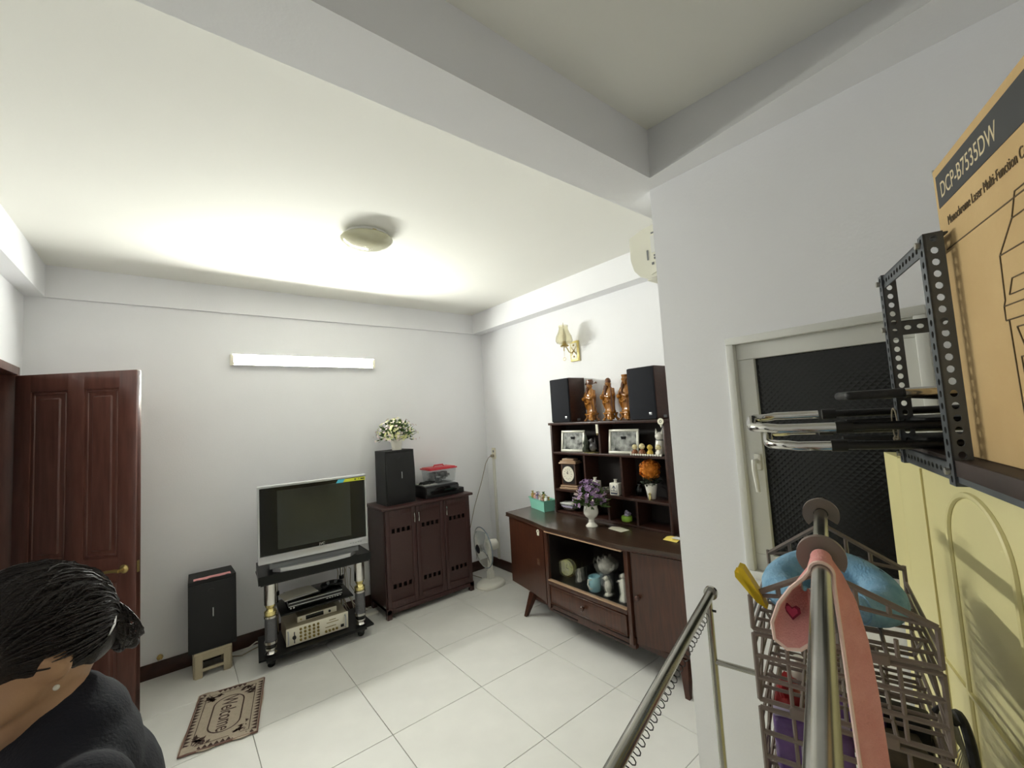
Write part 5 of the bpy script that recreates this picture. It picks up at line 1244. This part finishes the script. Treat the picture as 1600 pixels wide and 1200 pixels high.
def arm(b, s, g, upto=9):
    sh, el, wr_ = Vector((.015, s * .165, 1.215)), Vector((-.005, s * .205, .965)), Vector((-.19, s * .15, .875))
    cap(b, sh, el, .052 + g, .04 + g)
    if upto > 1: cap(b, el, wr_, .039, .026)
    if upto > 2:
        d = (wr_ - el).normalized(); sd_ = Vector((0, -s, 0)); dn = d.cross(sd_) * (-s if s > 0 else -s); dn = Vector((0, 0, -1)) - d * Vector((0, 0, -1)).dot(d); dn.normalize(); sd_ = d.cross(dn).normalized()
        pc_ = wr_ + d * .055
        b.sph(pc_, (.045, .036, .017), 14, 10, Matrix((( d.x, sd_.x, dn.x), (d.y, sd_.y, dn.y), (d.z, sd_.z, dn.z))))
        for k, ln_ in enumerate((.066, .076, .07, .054)):
            o_ = pc_ + d * .035 + sd_ * (-.027 + .018 * k); a = o_ + d * ln_ * .5 + dn * .008; e_ = a + d * ln_ * .3 + dn * ln_ * .32; f_ = e_ + d * ln_ * .06 + dn * ln_ * .25
            cap(b, o_, a, .0095, .009, 10); cap(b, a, e_, .009, .0082, 10); cap(b, e_, f_, .0082, .0072, 10)
        tb = -1 if sd_.y * s > 0 else 1
        o_ = wr_ + d * .03 + sd_ * (.024 * tb); a = o_ + d * .032 + sd_ * (.026 * tb) + dn * .008; e_ = a + d * .03 + sd_ * (.004 * tb) + dn * .01
        cap(b, o_, a, .013, .0105, 10); cap(b, a, e_, .0105, .0085, 10)
for s in (-1, 1):
    arm(body, s, 0)
    cap(body, (.045, s * .085, .80), (.02, s * .09, .44), .085, .054); cap(body, (.02, s * .09, .44), (.05, s * .09, .08), .052, .034)
    cap(body, (.065, s * .09, .04), (-.05, s * .095, .03), .036, .03); body.sph((-.10, s * .10, .024), (.05, .042, .022))
grow(body, 'body', 'skin', pe, .0055)
hr = B()
hr.sph(hp(-.020, 0, .020), (.099, .086, .104), 28, 18, HM); hr.sph(hp(.045, 0, .066), (.052, .06, .045), 20, 12, HM)
hr.sph(hp(-.055, 0, -.035), (.055, .07, .05), 20, 12, HM)
for s in (-1, 1): hr.sph(hp(.03, s * .05, .035), (.04, .032, .04), 16, 10, HM)
grow(hr, 'hair', 'hair', pe, .006, 4)
bu = B(); bu.sph(hp(-.094, -.012, -.06), (.024, .034, .036), 18, 12, HM); cap(bu, hp(-.094, -.016, -.075), hp(-.106, -.02, -.104), .02, .010)
grow(bu, 'hair_bun', 'hair', pe, .006, 3)
st = B(); random.seed(17)
E0, ER = hp(-.020, 0, .020), (.103, .090, .108)
bd_ = Vector((-.82, -.08, -.62)).normalized()
for k in range(900):
    a = random.uniform(-2.5, 2.5); d0 = Vector((math.cos(a) * .8, math.sin(a), random.uniform(.1, 1.6) if abs(a) < 1.3 else random.uniform(-.75, 1.2))).normalized()
    pts = []; lift = random.uniform(.97, 1.022) if random.random() < .9 else random.uniform(1.02, 1.05)
    for q in range(9):
        f = q / 8; d = d0.lerp(bd_, f)
        d = (d + Vector((random.uniform(-.012, .012), random.uniform(-.012, .012), (.1 + .55 * max(0, d0.z)) * math.sin(PI * f)))).normalized()
        p = Vector((d.x * ER[0], d.y * ER[1], d.z * ER[2])) * lift; pts.append(E0 + HF * p.x + HS * p.y + HU * p.z)
    st.tube(pts, [.0007] + [.0016] * 7 + [.001], 4)
for k in range(120):
    a = random.uniform(0, 2 * PI); c0 = hp(-.094, -.012, -.06); pts = []
    for q in range(7):
        t = a + q * .45; r_ = 1.06 - .06 * abs(q - 3) / 3; pts.append(c0 + HF * (-.008 + .018 * math.sin(q * .5 + k)) * 1.0 + HS * (.036 * r_ * math.cos(t)) + HU * (.039 * r_ * math.sin(t)))
    st.tube(pts, .0014, 4)
st.mk('hair_strands', 'hair', pe, kind='stuff')
B().tube([hp(-.070, -.070, -.035), hp(-.084, -.062, -.028), hp(-.096, -.05, -.022)], [.003, .005, .003], 8).mk('hair_clip', 'chrome', pe)
B().sph(hp(.008, -.082, -.046), .0042).mk('earring', 'pearl', pe)
for s in (-1, 1):
    B().sph(hp(.0795, s * .030, .003), (.011, .012, .007), 14, 10, HM).mk('eye', 'eye_white', pe)
    B().sph(hp(.0885, s * .030, .002), (.003, .005, .005), 10, 8, HM).mk('iris', 'ink', pe)
    B().tube([hp(.094, s * .016, .026), hp(.098, s * .03, .031), hp(.088, s * .046, .025)], [.003, .004, .002], 8).mk('eyebrow', 'hair', pe)
B().tube([hp(.097, -.02, -.064), hp(.106, 0, -.063), hp(.097, .02, -.064)], [.002, .004, .002], 8).mk('lips', 'lip', pe)
sh_ = B(); torso(sh_, .016)
for s in (-1, 1): arm(sh_, s, .016, 1)
cap(sh_, (.02, 0, 1.25), (.012, 0, 1.282), .072, .067)
grow(sh_, 'shirt', 'shirt', pe, .007)
tr_ = B(); tr_.sph((.045, 0, .80), (.13, .178, .12), 20, 12)
for s in (-1, 1): cap(tr_, (.045, s * .085, .80), (.02, s * .09, .44), .10, .07); cap(tr_, (.02, s * .09, .44), (.05, s * .09, .10), .07, .056)
grow(tr_, 'trousers', 'trousers', pe, .009)
